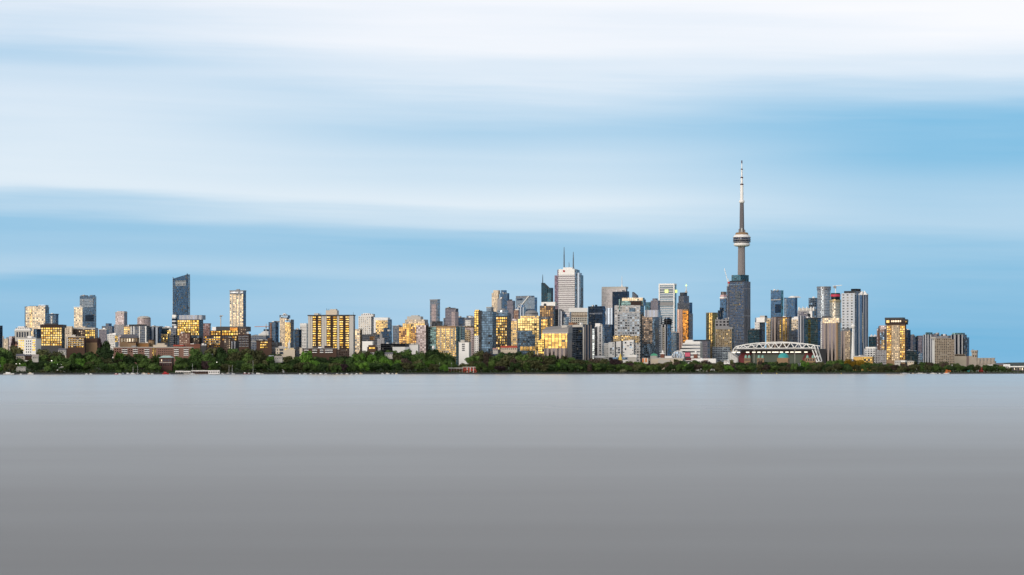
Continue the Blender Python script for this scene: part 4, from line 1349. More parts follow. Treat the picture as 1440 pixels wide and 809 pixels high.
def ygon(r, w):
    pts = []
    for k in range(3):
        a = R(-90 + 22 + 120 * k)
        c, s_ = cos(a), sin(a)
        pts += [(r * c + w * s_, r * s_ - w * c), (r * c - w * s_, r * s_ + w * c)]
        a2 = a + R(60)
        pts.append((w * 1.55 * cos(a2), w * 1.55 * sin(a2)))
    return pts


def loft(secs, name, mats, parent):
    g = G()
    for (ra, wa, za), (rb, wb, zb) in zip(secs, secs[1:]):
        A, Bq = ygon(ra, wa), ygon(rb, wb)
        for i in range(len(A)):
            j = (i + 1) % len(A)
            g.face([(*A[i], za), (*A[j], za), (*Bq[j], zb), (*Bq[i], zb)])
    return link(name, g.mesh(name, mats), parent)


loft([(17 * kx * 1.0, 4.5, 0), (11 * kx, 4.3, zt(470)), (7.6 * kx, 3.3, zt(425)), (5.6 * kx, 3.0, zt(385)), (5.1 * kx, 3.0, zt(346))], 'shaft', [TOWERC], root)
g = G()
g.lathe([(4.7 * kx, zt(347.4)), (9.4 * kx, zt(346.6)), (11.2 * kx, zt(345.2)), (11.6 * kx, zt(343.6)), (10.6 * kx, zt(342.2)), (9.8 * kx, zt(341.8))], 40)
link('radome_ring', g.mesh('radome_ring', [WHITE]), root)
g = G()
g.lathe([(10.0 * kx, zt(342)), (12.0 * kx, zt(340.6)), (12.3 * kx, zt(337)), (12.1 * kx, zt(334))], 40)
pod = link('viewing_pod', g.mesh('viewing_pod', [facade('pod_glass', (.06, .06, .08), (.16, .18, .24), 3, 200, .8, 1, .03, .02, dark=.1)]), root)
for yy in (340.4, 337.6, 334.2):
    g = G()
    g.lathe([(12.0 * kx, zt(yy + .5)), (12.7 * kx, zt(yy + .3)), (12.7 * kx, zt(yy - .3)), (12.0 * kx, zt(yy - .5))], 40)
    link('deck_edge', g.mesh('deck_edge', [GREY]), pod)
g = G()
g.lathe([(12.2 * kx, zt(333.8)), (11.4 * kx, zt(332.2)), (9.9 * kx, zt(330.6)), (9.0 * kx, zt(330.2))], 40)
link('pod_roof', g.mesh('pod_roof', [WHITE]), root)
g = G()
g.lathe([(9.2 * kx, zt(330.6)), (8.8 * kx, zt(328)), (7.6 * kx, zt(327.2)), (4.4 * kx, zt(327))], 32)
link('roof_deck', g.mesh('roof_deck', [TAN]), root)
for dx, dy, yy in ((-3.4, -3, 322), (3.6, -2.6, 323), (0, -4.4, 320.6), (-1.6, -4.6, 324)):
    g = G()
    g.lathe([(1.2 * kx, zt(327.2)), (1.3 * kx, zt(yy + 1)), (.1, zt(yy))], 10)
    o = link('roof_aerial', g.mesh('roof_aerial', [TOWERC if dx else PALE]), root, (dx * kx, dy * kx, 0))
g = G()
g.lathe([(3.4 * kx, zt(328)), (3.0 * kx, zt(300)), (2.7 * kx, zt(285))], 6)
link('upper_shaft', g.mesh('upper_shaft', [principled('dark_tower_concrete', (.155, .145, .155), .85)]), root)
g = G()
g.lathe([(2.7 * kx, zt(285.6)), (3.6 * kx, zt(285)), (4.0 * kx, zt(283.6)), (3.4 * kx, zt(282)), (2.0 * kx, zt(281))], 24)
link('sky_ring', g.mesh('sky_ring', [WHITE]), root)
g = G()
g.lathe([(2.3 * kx, zt(281.4)), (2.1 * kx, zt(260)), (1.6 * kx, zt(259.6)), (1.45 * kx, zt(250)), (1.1 * kx, zt(249.6)), (1.0 * kx, zt(238)), (.7 * kx, zt(237.6)), (.55 * kx, zt(227)), (.1, zt(225.6))], 12)
mastw = link('aerial_mast', g.mesh('aerial_mast', [WHITE]), root)
for ya, yb2, rr in ((260.4, 258.6, 2.4), (250.6, 249, 1.9), (239, 237.4, 1.4), (230, 225.8, .8)):
    g = G()
    g.lathe([(.1, zt(ya)), (rr * kx, zt(ya)), (rr * kx, zt(yb2)), (.1, zt(yb2))], 12)
    link('dark_band', g.mesh('dark_band', [principled('dark_red_band', (.07, .02, .03), .6)]), mastw)

b = B('white_crown_block', 'dark block with a stepped white crown right of the dark crowned tower', AP, 1061.4, 1068, 1076, 453, 5200, white_w, dgrey, 26)
b.box('white_crown', 1063, 1074.6, 453.4, 446.6, WHITE, 2, 18, PALE)
b.box('crown_step', 1067, 1074, 447, 444, PALE, 5, 16, dgrey)
b.box('dark_back', 1060, 1063, 480, 446.8, slate, 6, 20)
b = B('teal_low_tower', 'low dark teal tower directly behind the stadium roof', OF, 1051.6, 1067.4, 1070.4, 464, 5000, dteal, navy2, 26)
b.cap(mat=DARK)
b = B('slim_gold_tower', 'slim tower with a pale golden face behind the stadium', AP, 1077.6, 1083.6, 1086, 450, 5000, gold_soft, slate, 16)
b.box('pale_head', 1078.6, 1083.4, 450.4, 447.8, CREAM, 1, 12)

b = B('blue_glass_tower', 'taller of two joined blue glass towers with sharp top corners', AP, 1083.8, 1098.4, 1101.6, 408.4, 5900, blue, teal, 28)
b.panel('dark_glass_patch', 1090, 1098, 440, 428, navy, .5)
b.box('top_fin', 1083.8, 1085.4, 412, 407.6, blue_p, -1, 6)
b.panel('white_belt', 1084, 1098, 422, 421, PALE, .7)
b = B('arched_roof_tower', 'shorter joined blue glass tower with a white arched roof', AP, 1102.4, 1118, 1121.2, 418.4, 5850, blue, navy2, 28)
g = G()
n = 10
pr = [(b.px(1108.6 + 10 * i / n), b.z(418.6) + (b.z(416.2) - b.z(418.6)) * sin(pi * i / n)) for i in range(n + 1)]
for (xa, za), (xb, zb) in zip(pr, pr[1:]):
    g.face([(xa, -.5, za), (xb, -.5, zb), (xb, 20, zb), (xa, 20, za)])
g.face([(x, -.5, z) for x, z in pr])
g.face([(x, 20, z) for x, z in reversed(pr)])
b.part('arched_roof', g, [WHITE])
b.panel('pale_wedge', 1103, 1106, 445, 420, blue_p, .5)

b = B('gold_streak_tower', 'dark ribbed tower with bright golden vertical streaks behind the stadium', AP, 1085.4, 1109.6, 1113, 446.4, 4900, facade('dark_ribs', (.10, .085, .085), (.12, .12, .15), 4, 3.3, .6, .7), brown_w, 16)
b.box('grey_bay', 1085.2, 1092.8, 486, 446.2, ribs_v, -1.5, 6)
b.panel('golden_streak', 1096.4, 1098.2, 478, 448, gold_grid, .6)
b.panel('golden_streak', 1100.6, 1106.6, 486, 447, gold_v, .6)
b.cap(mat=BROWN)
b = B('domed_white_block', 'white block with a rounded shoulder behind a dark low tower', AP, 1112.6, 1122.6, 1124.4, 449.4, 5100, gold_white, grey_w, 15)
b.box('white_shoulder', 1113.2, 1122.4, 452, 447, WHITE, 1, 14)
b.box('white_head', 1116, 1122.4, 447.4, 445.4, WHITE, 2, 12)
B('dark_low_tower', 'dark low tower in front of the white block with rounded shoulder', AP, 1112.2, 1120.4, 1123, 464.6, 4950, slate, navy2, 20)
b = B('open_frame_block', 'whitish block with open concrete frames on its roof', AP, 1121.4, 1142.4, 1145, 436.6, 5600, grey_w, slate, 14)
b.box('frame_band', 1122.4, 1144, 437, 433.4, PALE, 0, 14)
for c in (1123, 1128.6, 1134, 1139.6, 1143.4):
    b.box('roof_frame', c, c + 1.2, 437, 431.6, WHITE, -.8, 5)
b.box('white_bay', 1138.4, 1142.2, 447, 437.4, WHITE, -1.4, 4)
b = B('grey_shoulder_block', 'grey brown stepped block before the open framed roof', AP, 1123.6, 1136, 1138.4, 441.4, 5300, purple, dgrey, 16)
b.box('upper_step', 1126, 1134, 442, 438.6, purple, 2, 12)
B('blue_back_slab', 'distant dark blue slab left of the round crowned tower', OF, 1137, 1148, 1150.4, 419, 6000, facade('mottled_navy', (.09, .12, .16), (.16, .26, .40), 5, 5, .8, .7, .10, .09), navy2, 24)
b = B('yellow_ladder_tower', 'dark teal glass tower with a yellow ladder of windows', AP, 1131.4, 1150.4, 1154, 447.6, 4800, dteal, navy2, 26)
b.windows([(1136.4, 1140)], seq(449, 486, 10, .8), P_GOLD)
b.box('grey_wing', 1121.8, 1131.6, 487, 443.4, ribs_g, 1, 12)
b.cap(mat=DARK)

b = cyl('round_crown_tower', 'pale round tower with an overhanging crown', TW, 1158.6, 9.3, 406.4, 5400, facade('round_tower_glass', (.36, .40, .46), (.50, .60, .70), 2.6, 3.3, .7, .66, .05, .03), seg=40)
b.drum('crown', 1158.6, 9.9, 408.4, 403.2, greyg, 0)
b.drum('crown_rim', 1158.6, 10.2, 404.6, 403.6, GREY, 0)
b = cyl('red_crown_tower', 'gold and silver rounded tower with a dark crown and red sign band', TW, 1174.6, 7.8, 421.8, 5300, facade('gold_silver_glass', (.42, .40, .36), (.85, .80, .66), 2.6, 3.3, .7, .66, .05, .03))
b.drum('dark_crown', 1175, 6.6, 422, 412.4, black, 0)
b.drum('red_band', 1175, 6.9, 417.4, 414.2, principled('red_sign', (.55, .05, .10), .5), 0)
b.drum('golden_cornice', 1174.6, 8.2, 425.6, 421.6, gold_soft, 0)
b = B('roof_crane', 'white tower crane standing on the red banded crown', 'crane', 1174, 1175, 1176, 406, 5305, holder=True, ybase=413)
g = G()
g.bar((0, 0, 0), (0, 0, b.z(403.6)), 1.4)
b.part('mast', g, [STEELW])
g = G()
g.bar((b.px(1171), 0, b.z(402.6)), (b.px(1184), 0, b.z(401.4)), 1.2)
b.part('jib', g, [STEELW])
g = G()
g.box(b.px(1172.4), b.px(1175.8), -1.6, 1.6, b.z(405.6), b.z(402.4))
b.part('cab', g, [GREY])

b = B('perforated_tower', 'tall pale tower with dashed dark balconies and black roof box', AP, 1183.2, 1202, 1204, 412.4, 5000, facade('dashed_balcony', (.56, .59, .64), (.07, .09, .12), 8.4, 5.4, .42, .46, .05, .02, dark=.4), blue_p, 15)
b.box('roof_box', 1186.6, 1201.4, 412.6, 409.2, black, 2, 14)
b.panel('plain_strip', 1199.6, 1202, 500, 413, principled('bluish_panel', (.50, .55, .62), .6), .5)
b.box('blue_base', 1183, 1202, 505, 466, ribs_b, -1, 10)
b = B('white_gable_tower', 'tall bluish grey tower with white triangular roof gables', AP, 1203.4, 1212, 1221, 413, 5020, ribs_b, ribs_g, 26)
b.box('roof_box', 1196.6, 1210.4, 409, 405.6, black, 10, 26)
b.box('roof_storey', 1195, 1211, 414, 408.8, greyg, 9, 28)
for c0, cm, c1 in ((1206.6, 1212.6, 1212.8), (1214.6, 1215, 1219)):
    g = G()
    g.prism([(b.px(c0), -.8), (b.px(c1), -.8), (b.px(c1), 3), (b.px(c0), 3)], b.z(415), b.z(414.6))
    A = (b.px(cm), 1.0, b.z(408.6))
    q = [(b.px(c0), -.8, b.z(414.6)), (b.px(c1), -.8, b.z(414.6)), (b.px(c1), 3, b.z(414.6)), (b.px(c0), 3, b.z(414.6))]
    for i in range(4):
        g.face([q[i], q[(i + 1) % 4], A])
    b.part('gable', g, [WHITE])
b.panel('cream_slit', 1213, 1214, 482, 440, gold_white, .8)

b = B('ribbed_brown_tower', 'brown vertically ribbed tower with a cream banded crown', OF, 1154.4, 1177.6, 1182.2, 454, 4500, ribs_v, tan_w, 14)
b.box('cream_crown', 1156.6, 1180, 454.4, 447, gold_white, -.4, 16, cream_w)
b.box('roof_edge', 1155.4, 1166.4, 447.4, 444.8, DARK, 2, 14)
b.box('corner_pier', 1176, 1178, 508, 454, TAN, -.9, 4)
b.box('left_strip', 1154.2, 1156, 508, 452, white_w, -.6, 6)
b = B('tan_twin_block', 'tan and grey twin block with a dark roof left of the white needle', AP, 1182.4, 1195.4, 1198.6, 466, 4700, ribs_v, tan_w, 16)
b.box('dark_roof', 1182.6, 1195.6, 466.4, 461.6, dgrey, 1, 14)
b.box('tan_half', 1188.6, 1195.6, 504, 465.2, tan_w, -1, 6)

b = B('ball_head_pylon', 'slender white tapering pylon with a ball head and short aerial', 'pylon', 1199, 1199.6, 1200.2, 456, 4350, holder=True)
g = G()
kk = b.k
g.lathe([(3.0 * kk, b.z(505)), (2.1 * kk, b.z(490)), (1.4 * kk, b.z(470)), (1.1 * kk, b.z(461.4))], 20)
b.part('shaft', g, [STEELW])
g = G()
g.lathe([(.05, b.z(462.4)), (2.2 * kk, b.z(461.4)), (3.1 * kk, b.z(459)), (2.2 * kk, b.z(456.6)), (.05, b.z(455.8))], 20)
b.part('ball_head', g, [WHITE])
g = G()
g.lathe([(.3 * kk, b.z(456)), (.12 * kk, b.z(447.6))], 6)
b.part('aerial', g, [STEELW])

b = B('amber_hall', 'low wide hall with a sunlit amber wall behind yellowish trees', LO, 1200, 1227, 1229.4, 501.4, 4220, principled('sunlit_amber_wall', (.70, .42, .12), .7), TAN, 12)  # low sunlight put into the wall's base colour
b.cap(mat=PALE)
b.panel('amber_glass', 1212, 1226.6, 509, 503, gold_grid, .3)
b = B('white_grid_lowrise', 'low white and grey gridded block left of the flat crowned hotel', LO, 1215.6, 1231, 1233.4, 490.4, 4500, facade('white_grid', (.64, .64, .66), (.14, .18, .23), 5, 4, .6, .56), greyg, 14)
b.box('roof_frame', 1217, 1231, 490.8, 488, WHITE, 1, 12)
b.box('grey_wing', 1231, 1246, 509, 492.4, grey_w, 2, 14)
b = B('brick_blue_tower', 'brick edged tower with blue glass and pinkish head left of the flat crowned hotel', AP, 1233, 1243.6, 1246.4, 462, 4900, facade('brick_edge', (.26, .15, .12), (.30, .34, .42), 3, 3.2, .6, .56), brick_w, 16)
b.box('pinkish_head', 1236.4, 1246, 463, 457.8, pink_w, 0, 12)
b.panel('blue_patch', 1237.4, 1243.4, 484, 467.6, navy2, .6)
b.panel('golden_patch', 1239.6, 1243.5, 492, 478, gold_soft, .9)
b.box('tall_fin', 1235.4, 1236.6, 490, 459, BROWN, -1, 3)
b = B('sail_roof_block', 'low dark teal block with two white sail peaks on its roof', LO, 1221.4, 1231.4, 1233.4, 473.4, 5500, dteal, navy2, 24)
for c in (1222.4, 1227.4):
    g = G()
    q = [(b.px(c), 0, b.z(473.6)), (b.px(c + 4), 0, b.z(473.6)), (b.px(c + 4), 8, b.z(473.6)), (b.px(c), 8, b.z(473.6))]
    A = (b.px(c + 1.6), 3, b.z(470))
    for i in range(4):
        g.face([q[i], q[(i + 1) % 4], A])
    g.face(q)
    b.part('sail_peak', g, [WHITE])

# hotel with overhanging crown
b = B('flat_crown_hotel', 'golden windowed hotel slab with a dark overhanging flat crown', 'hotel', 1246.4, 1272.6, 1273.8, 456.4, 4400, TAN, BROWN, 16)
b.windows(seq(1247, 1253.4, 3, .7), seq(458.4, 506, 15, .62), HOTELMIX)
b.windows(seq(1265.6, 1272.4, 3, .7), seq(458.4, 506, 15, .62), HOTELMIX)
b.panel('centre_bay', 1254, 1265, 507, 457.4, facade('tan_centre', (.44, .35, .25), (.70, .58, .40), 3, 3.4, .46, .46, .06, .03, dark=.4), .4)
b.box('crown', 1245, 1273.8, 456.6, 449, DBROWN, -1.6, 14)
b.box('crown_balcony', 1270, 1275.2, 453.4, 450, brown_g, -2.4, 10)
b.box('roof_slab', 1244.6, 1270, 449.4, 446.6, DARK, -2.2, 13)
b.windows([(1247, 1251)], [(450.4, 454)], P_SOFT, proud=1.8)
b.windows(seq(1253, 1268, 5, .7), [(450.6, 453)], P_PALE, proud=1.75)
b.box('white_base', 1263, 1273.4, 509.4, 507, WHITE, -2, 8)

B('navy_rear_slab', 'dark blue slab showing right of the flat crowned hotel', OF, 1271, 1277, 1278.6, 464.2, 5500, navy2, navy, 24)
B('mauve_row_tower', 'mauve grey tower right of the dark blue slab', AP, 1278.8, 1284, 1285.6, 472, 5550, purple, slate, 16).box('teal_cap', 1279, 1282, 472.4, 470.6, teal, 1, 10)
B('navy_row_tower', 'short navy tower between two mauve towers', AP, 1285.4, 1290, 1291.4, 474, 5560, navy2, navy, 24)
B('plum_row_tower', 'dark plum grey tower with a flat top', AP, 1291, 1297, 1299, 472, 5400, facade('plum_grey', (.20, .18, .23), (.20, .23, .32), 3, 3.2, .6, .56), slate, 16)
b = B('teal_cap_tower', 'pale ribbed tower under a boxy teal roof cap', AP, 1298, 1309.6, 1312.4, 470.6, 5300, ribs_g, purple, 16)
b.box('teal_cap', 1301.6, 1311.4, 470.8, 467.4, teal, 2, 14)
B('grey_notch_tower', 'grey tower with a small teal roof step behind the white edged block', AP, 1311, 1317.4, 1320, 470, 5350, purple, slate, 16).box('teal_step', 1312.6, 1317, 470.4, 468.8, teal, 1, 12)
b = B('mauve_wide_tower', 'wide mauve topped tower behind the white edged block', AP, 1320, 1334, 1337, 472, 5250, purple, slate, 14)
b.box('roof_plant', 1323, 1331.4, 472.4, 470, DARK, 3, 14)
b = B('dark_rib_tower', 'broad tower with dark vertical ribs and a green grey roof', AP, 1337, 1354, 1359.6, 470.6, 5200, facade('dark_rib', (.36, .36, .38), (.10, .14, .24), 8.4, 400, .5, 1, .01, .02, dark=0), slate, 20)
b.box('green_roof', 1338.4, 1353, 471, 468.2, teal, 2, 16)
b.box('right_tier', 1355, 1359.6, 505, 474.6, navy2, 3, 14)
b = B('glass_low_pavilion', 'low green glass pavilion right of the flat crowned hotel', LO, 1273, 1290, 1292, 494, 4800, dteal, navy2, 20)
b.box('roof_tier', 1275, 1289, 494.4, 492.6, greyg, 1, 10)
b.box('white_annex', 1291, 1297, 508, 497, blue_p, -1, 10)
b = B('white_edge_block', 'tan gridded block with a bright white left edge', AP, 1310.6, 1314.4, 1338, 476, 4700, facade('tan_deep_grid', (.38, .31, .24), (.13, .12, .11), 3.4, 3.1, .6, .56, .05, .03, dark=.4), WHITE, 14, left=True)
b.box('white_head', 1311, 1333, 476.4, 473.8, PALE, 1, 14)
b.panel('dark_line', 1316, 1336, 476, 474.6, slate, .3)
b.box('tan_bay', 1337.4, 1342, 508, 477.4, tan_w, -1, 12)
b.windows([(1311, 1312.6)], seq(478, 504, 9, .5), P_DARK, side=False, proud=-.2) if False else None
b = B('tan_podium', 'low tan podium with dark windows below the dark ribbed tower', LO, 1340, 1359, 1362.6, 501, 4760, CREAM, principled('pink_tan', (.52, .33, .27), .85), 12)
b.box('upper_row', 1342, 1357, 501.4, 498.2, tan_w, 1, 10)
b.windows(seq(1343, 1357, 6, .6), [(499, 500.4)], P_DARK)

# old grain silos
SILO = principled('silo_concrete', (.42, .37, .32), .9, noise=.3)
b = B('grain_silos', 'old concrete grain silos with a square headhouse tower', 'silo', 1366, 1399.4, 1400.4, 508, 4900, SILO, SILO, 8, depth=14)
b.box('headhouse', 1366.4, 1373.6, 512, 494, SILO, -1, 12)
b.box('headhouse_top', 1365.4, 1374, 495.6, 492.6, SILO, -1.6, 12.6)
for c in (1368.2, 1371.8):
    b.windows([(c, c + 1)], [(494, 496.2), (499.4, 502)], P_DARK, proud=1.7)
b.box('roof_vent', 1367, 1368, 492.8, 491.2, SILO, 2, 6)
for i in range(5):
    c = 1376.4 + 5.0 * i
    b.drum('silo', c, 2.45, 512, 504, SILO, 1.2, seg=16)
b.box('conveyor_house', 1374.4, 1399, 504.4, 503.4, SILO, 0, 5)
b.box('old_wall', 1362.4, 1366.4, 510, 500.6, SILO, 1, 10)

# exhibition ground: low roofs, arcade, cupola gates, tent
b = B('arched_arcade', 'white ribbed arched glass hall in front of the banded hotel', 'hall', 944.4, 961.6, 962, 503.6, 4100, PALE, PALE, 8, depth=20)
for i in range(8):
    g = G()
    n = 8
    yy = 2.4 * i
    pts = [(b.px(953 - 8.6 * cos(pi * j / n)), yy, b.z(504) + (b.z(493.6) - b.z(504)) * sin(pi * j / n)) for j in range(n + 1)]
    for p, q in zip(pts, pts[1:]):
        g.bar(p, q, .8)
    b.part('rib', g, [WHITE])
g = G()
pts = [(b.px(953 - 8.3 * cos(pi * j / 12)), b.z(504) + (b.z(494) - b.z(504)) * sin(pi * j / 12)) for j in range(13)]
for (xa, za), (xb, zb) in zip(pts, pts[1:]):
    g.face([(xa, .4, za), (xb, .4, zb), (xb, 19, zb), (xa, 19, za)])
g.face([(x, .4, z) for x, z in pts])
b.part('glass_vault', g, [navy2])
for i in range(7):
    c = 946.2 + 2.25 * i
    h = 494.2 + 9 * (1 - sqrt(max(0, 1 - ((c - 953) / 8.6) ** 2)))
    b.box('mullion', c, c + .6, 504, h, WHITE, -.5, .3)

for xc, yt, lab in ((931.6, 492.4, 'red brick gate tower with white lantern left of the arched glass hall'), (978, 492, 'red brick gate tower with white lantern before the banded hotel')):
    b = B('gate_tower', lab, 'tower', xc - 2.7, xc + 2.4, xc + 2.8, 498, 4080, BRICK, BRICK, 10, depth=6, group='red gate towers at the exhibition ground')
    b.box('white_gallery', xc - 3, xc + 2.6, 498.2, 496.8, WHITE, -.5, 6.5)
    b.drum('lantern', xc, 1.5, 496.8, 494.6, WHITE, 3)
    b.drum('dome', xc, 1.5, 494.6, yt, WHITE, 3, half2=.1)
b = B('billboard', 'square pink red billboard on a dark frame beside the arched glass hall', 'billboard', 963, 971, 971.4, 495.6, 4090, DARK, DARK, 8, depth=1.2, ybase=506)
b.panel('poster', 963.4, 970.6, 501.6, 496, principled('pink_poster', (.62, .12, .20), .6), .2)
b = B('white_gable_hall', 'white gabled pavilion with maroon roof slopes at the exhibition ground', 'hall', 972, 1006.6, 1008, 504.4, 4060, WHITE, PALE, 8, depth=14)
for c0, c1 in ((980, 991),):
    g = G()
    A0, A1 = (b.px((c0 + c1) / 2), -.6, b.z(503.2)), (b.px((c0 + c1) / 2), 12, b.z(503.2))
    q = (b.px(c0), -.6, b.z(508)), (b.px(c1), -.6, b.z(508)), (b.px(c1), 12, b.z(508)), (b.px(c0), 12, b.z(508))
    g.face([q[0], q[1], A0])
    g.face([q[1], q[2], A1, A0])
    g.face([q[3], q[0], A0, A1])
    b.part('gable', g, [WHITE])
for c0, c1 in ((964, 978), (988, 996)):
    g = G()
    g.prism([(b.px(c0), -.4), (b.px(c1), -.4), (b.px(c1), 10), (b.px(c0), 10)], b.z(507), 0, 0, 0, None, [b.z(506.4), b.z(506.4), b.z(503.6), b.z(503.6)])
    b.part('maroon_roof', g, [principled('maroon_roof', (.16, .035, .04), .8)])
b = B('long_white_hall', 'long low cream exhibition hall behind mixed trees', 'hall', 915, 960, 962, 503.4, 4070, CREAM, PALE, 8, depth=18)
b.panel('cornice', 915.2, 961.5, 505, 503.6, PALE, .4)
b.box('lower_wing', 926, 943, 512, 506.4, PALE, -6, 2)
b.box('white_pediment', 934.6, 944.6, 504, 500.8, WHITE, 1, 10)
b = B('copper_dome_hall', 'small hall with a bright green copper roof above the cream hall', 'hall', 914.6, 923.4, 924.6, 500.4, 4160, PALE, PALE, 8, depth=12)
g = G()
n = 8
pts = [(b.px(919.4 - 4.6 * cos(pi * j / n)), b.z(500.6) + (b.z(497.2) - b.z(500.6)) * sin(pi * j / n)) for j in range(n + 1)]
for (xa, za), (xb, zb) in zip(pts, pts[1:]):
    g.face([(xa, 0, za), (xb, 0, zb), (xb, 10, zb), (xa, 10, za)])
g.face([(x, 0, z) for x, z in pts])
b.part('roof', g, [GREENR])
b = B('hoarding', 'orange and white lit hoarding at the end of the cream hall', 'billboard', 903, 911.4, 912, 503.6, 4040, principled('hoarding_white', (.78, .70, .62), .6), PALE, 8, depth=1.4, ybase=512)
b.panel('orange_field', 903.2, 905.4, 509.6, 504, principled('orange_panel', (.80, .25, .06), .6), .2)
b.panel('orange_stripe', 907.4, 909.6, 509.6, 504, principled('orange_panel', (.80, .25, .06), .6), .2)
b = B('white_marquee', 'flat white marquee roof beside the mosaic block', 'marquee', 882.6, 895, 895.6, 501.4, 4000, PALE, PALE, 8, depth=10)
b.box('roof_slab', 882, 895.4, 502.6, 499, WHITE, -1, 10)
b = B('yellow_tent', 'pointed golden yellow tent spire in front of the mosaic block', 'tent', 871.4, 872.4, 873.4, 500, 3990, holder=True)
g = G()
g.lathe([(2.9 * b.k, b.z(507)), (1.9 * b.k, b.z(502)), (.9 * b.k, b.z(499)), (.08, b.z(496.6))], 12)
b.part('canopy', g, [YELL])
g = G()
g.lathe([(2.6 * b.k, 0), (2.6 * b.k, b.z(507))], 12)
b.part('tent_wall', g, [CREAM])
b = B('shore_kiosk', 'small white shore beacon with a stout head among shore trees', 'beacon', 1001.6, 1002.6, 1003.6, 512, 4030, holder=True, ybase=522)
g = G()
g.lathe([(1.1 * b.k, 0), (1.1 * b.k, b.z(514.5)), (1.7 * b.k, b.z(514.4)), (1.7 * b.k, b.z(511.6)), (.1, b.z(511))], 14)
b.part('column', g, [WHITE])
b = B('cafe_shelter', 'low white roofed cafe shelter with an orange end at the waterfront', 'shelter', 982.6, 995.4, 996, 519, 3995, PALE, PALE, 6, depth=4, ybase=523.4)
b.box('roof_slab', 982, 995.8, 519.4, 518.6, WHITE, -1.4, 5)
b.box('orange_end', 995.6, 998.6, 523.2, 518.6, principled('orange_brick_end', (.50, .20, .08), .8), -1, 4)

# stadium
ST = 4280.0
b = B('stadium', 'long stadium under a white trussed arched roof with floodlit edge', 'stadium', 1034, 1146, 1147, 494, ST, holder=True, ybase=511)
D = 60.0
top = [(1031, 491), (1034.5, 486.6), (1046, 484.2), (1060, 482.2), (1080, 480.9), (1100, 480.4), (1120, 481.6), (1136, 483.4), (1146, 485)]
tY = lambda x: table(top, x)
ST_STEEL = STEELW
g = G()
xs = [1034.5 + (1146 - 1034.5) * i / 20 for i in range(21)]
for yd in (-4,):
    for xa, xb in zip(xs, xs[1:]):
        g.bar((b.px(xa), yd, b.z(tY(xa) + .6)), (b.px(xb), yd, b.z(tY(xb) + .6)), 1.7)
        g.bar((b.px(xa), yd, b.z(489.6)), (b.px(xb), yd, b.z(489.6)), 1.3)
    for i, (xa, xb) in enumerate(zip(xs, xs[1:])):
        ya, yb2 = tY(xa) + .6, tY(xb) + .6
        p, q = ((xa, ya), (xb, 489.6)) if i % 2 == 0 else ((xa, 489.6), (xb, yb2))
        g.bar((b.px(p[0]), yd, b.z(p[1])), (b.px(q[0]), yd, b.z(q[1])), 1.25)
for xa, xb in zip(xs, xs[1:]):                     # far chord of the arch
    g.bar((b.px(xa), 30, b.z(tY(xa) + 1.6)), (b.px(xb), 30, b.z(tY(xb) + 1.6)), 1.2)
b.part('roof_truss', g, [ST_STEEL])
g = G()
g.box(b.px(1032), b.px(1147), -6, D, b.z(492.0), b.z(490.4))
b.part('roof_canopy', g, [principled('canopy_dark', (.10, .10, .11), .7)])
g = G()
for p, q in (((1146, 485.4), (1152.6, 508)), ((1142.6, 490), (1149.6, 509)), ((1146, 490), (1150.6, 500)), ((1149.6, 500), (1147, 505)), ((1152.6, 508), (1149.4, 509))):
    for yd in (-4, 12):
        g.bar((b.px(p[0]), yd, b.z(p[1])), (b.px(q[0]), yd, b.z(q[1])), 1.6)
b.part('roof_leg', g, [ST_STEEL])
g = G()
for p, q in (((1031, 491.4), (1028.6, 497)), ((1034.6, 487), (1030.6, 494)), ((1034.6, 487), (1031, 491.4))):
    for yd in (-4, 12):
        g.bar((b.px(p[0]), yd, b.z(p[1])), (b.px(q[0]), yd, b.z(q[1])), 1.5)
b.part('roof_leg', g, [ST_STEEL])
g = G()
g.prism([(b.px(1024.6), -8), (b.px(1038), -8), (b.px(1038), 12), (b.px(1024.6), 12)], b.z(510), 0, 0, 0, None, [b.z(494.4), b.z(504), b.z(504), b.z(494.4)])
b.part('end_stand', g, [facade('white_seat_rows', (.70, .70, .70), (.30, .30, .33), 3.4, 2.2, .3, .7, dark=1)])
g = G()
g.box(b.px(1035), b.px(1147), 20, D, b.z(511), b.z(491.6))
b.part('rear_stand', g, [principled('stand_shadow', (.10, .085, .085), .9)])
for c0, c1 in ((1036.4, 1051), (1129, 1144.6)):
    g = G()
    g.prism([(b.px(c0), -2), (b.px(c1), -2), (b.px(c1), 19), (b.px(c0), 19)], b.z(511), 0, 0, 0, None, [b.z(504), b.z(504), b.z(495.6), b.z(495.6)])
    b.part('red_seating', g, [principled('red_seats', (.16, .035, .04), .8, noise=.4, nscale=.6)])
g = G()
g.box(b.px(1052), b.px(1128), 14, 19, b.z(511), b.z(498.6))
b.part('pitch_wall', g, [principled('grey_green_wall', (.10, .12, .10), .9)])
for c in (1027.4, 1034.4, 1047.6, 1056.6, 1064, 1071.4, 1078.4, 1085, 1089.6, 1096, 1104, 1111, 1117.6, 1121.6, 1130.8):
    g = G()
    g.box(b.px(c - 2.1), b.px(c + 2.1), 9, 11, b.z(495.9), b.z(494.5))
    b.part('floodlight', g, [glow('floodlight', (1.0, .93, .76), 1.5)])
for c in (1060.4, 1117.8):
    t_ = B('light_pole', 'thin pale light pole before the %s half of the trussed stadium' % ('left' if c < 1090 else 'right'), 'light pole', c - .4, c, c + .4, 488, ST - 130, holder=True, group='light poles at the stadium')
    g = G()
    g.lathe([(.5, 0), (.28, t_.z(489.4))], 8)
    t_.part('pole', g, [PALE])
    g = G()
    g.box(-1.6, 1.6, -.4, .4, t_.z(490), t_.z(488.6))
    t_.part('lamp_head', g, [PALE])
    b2 = t_
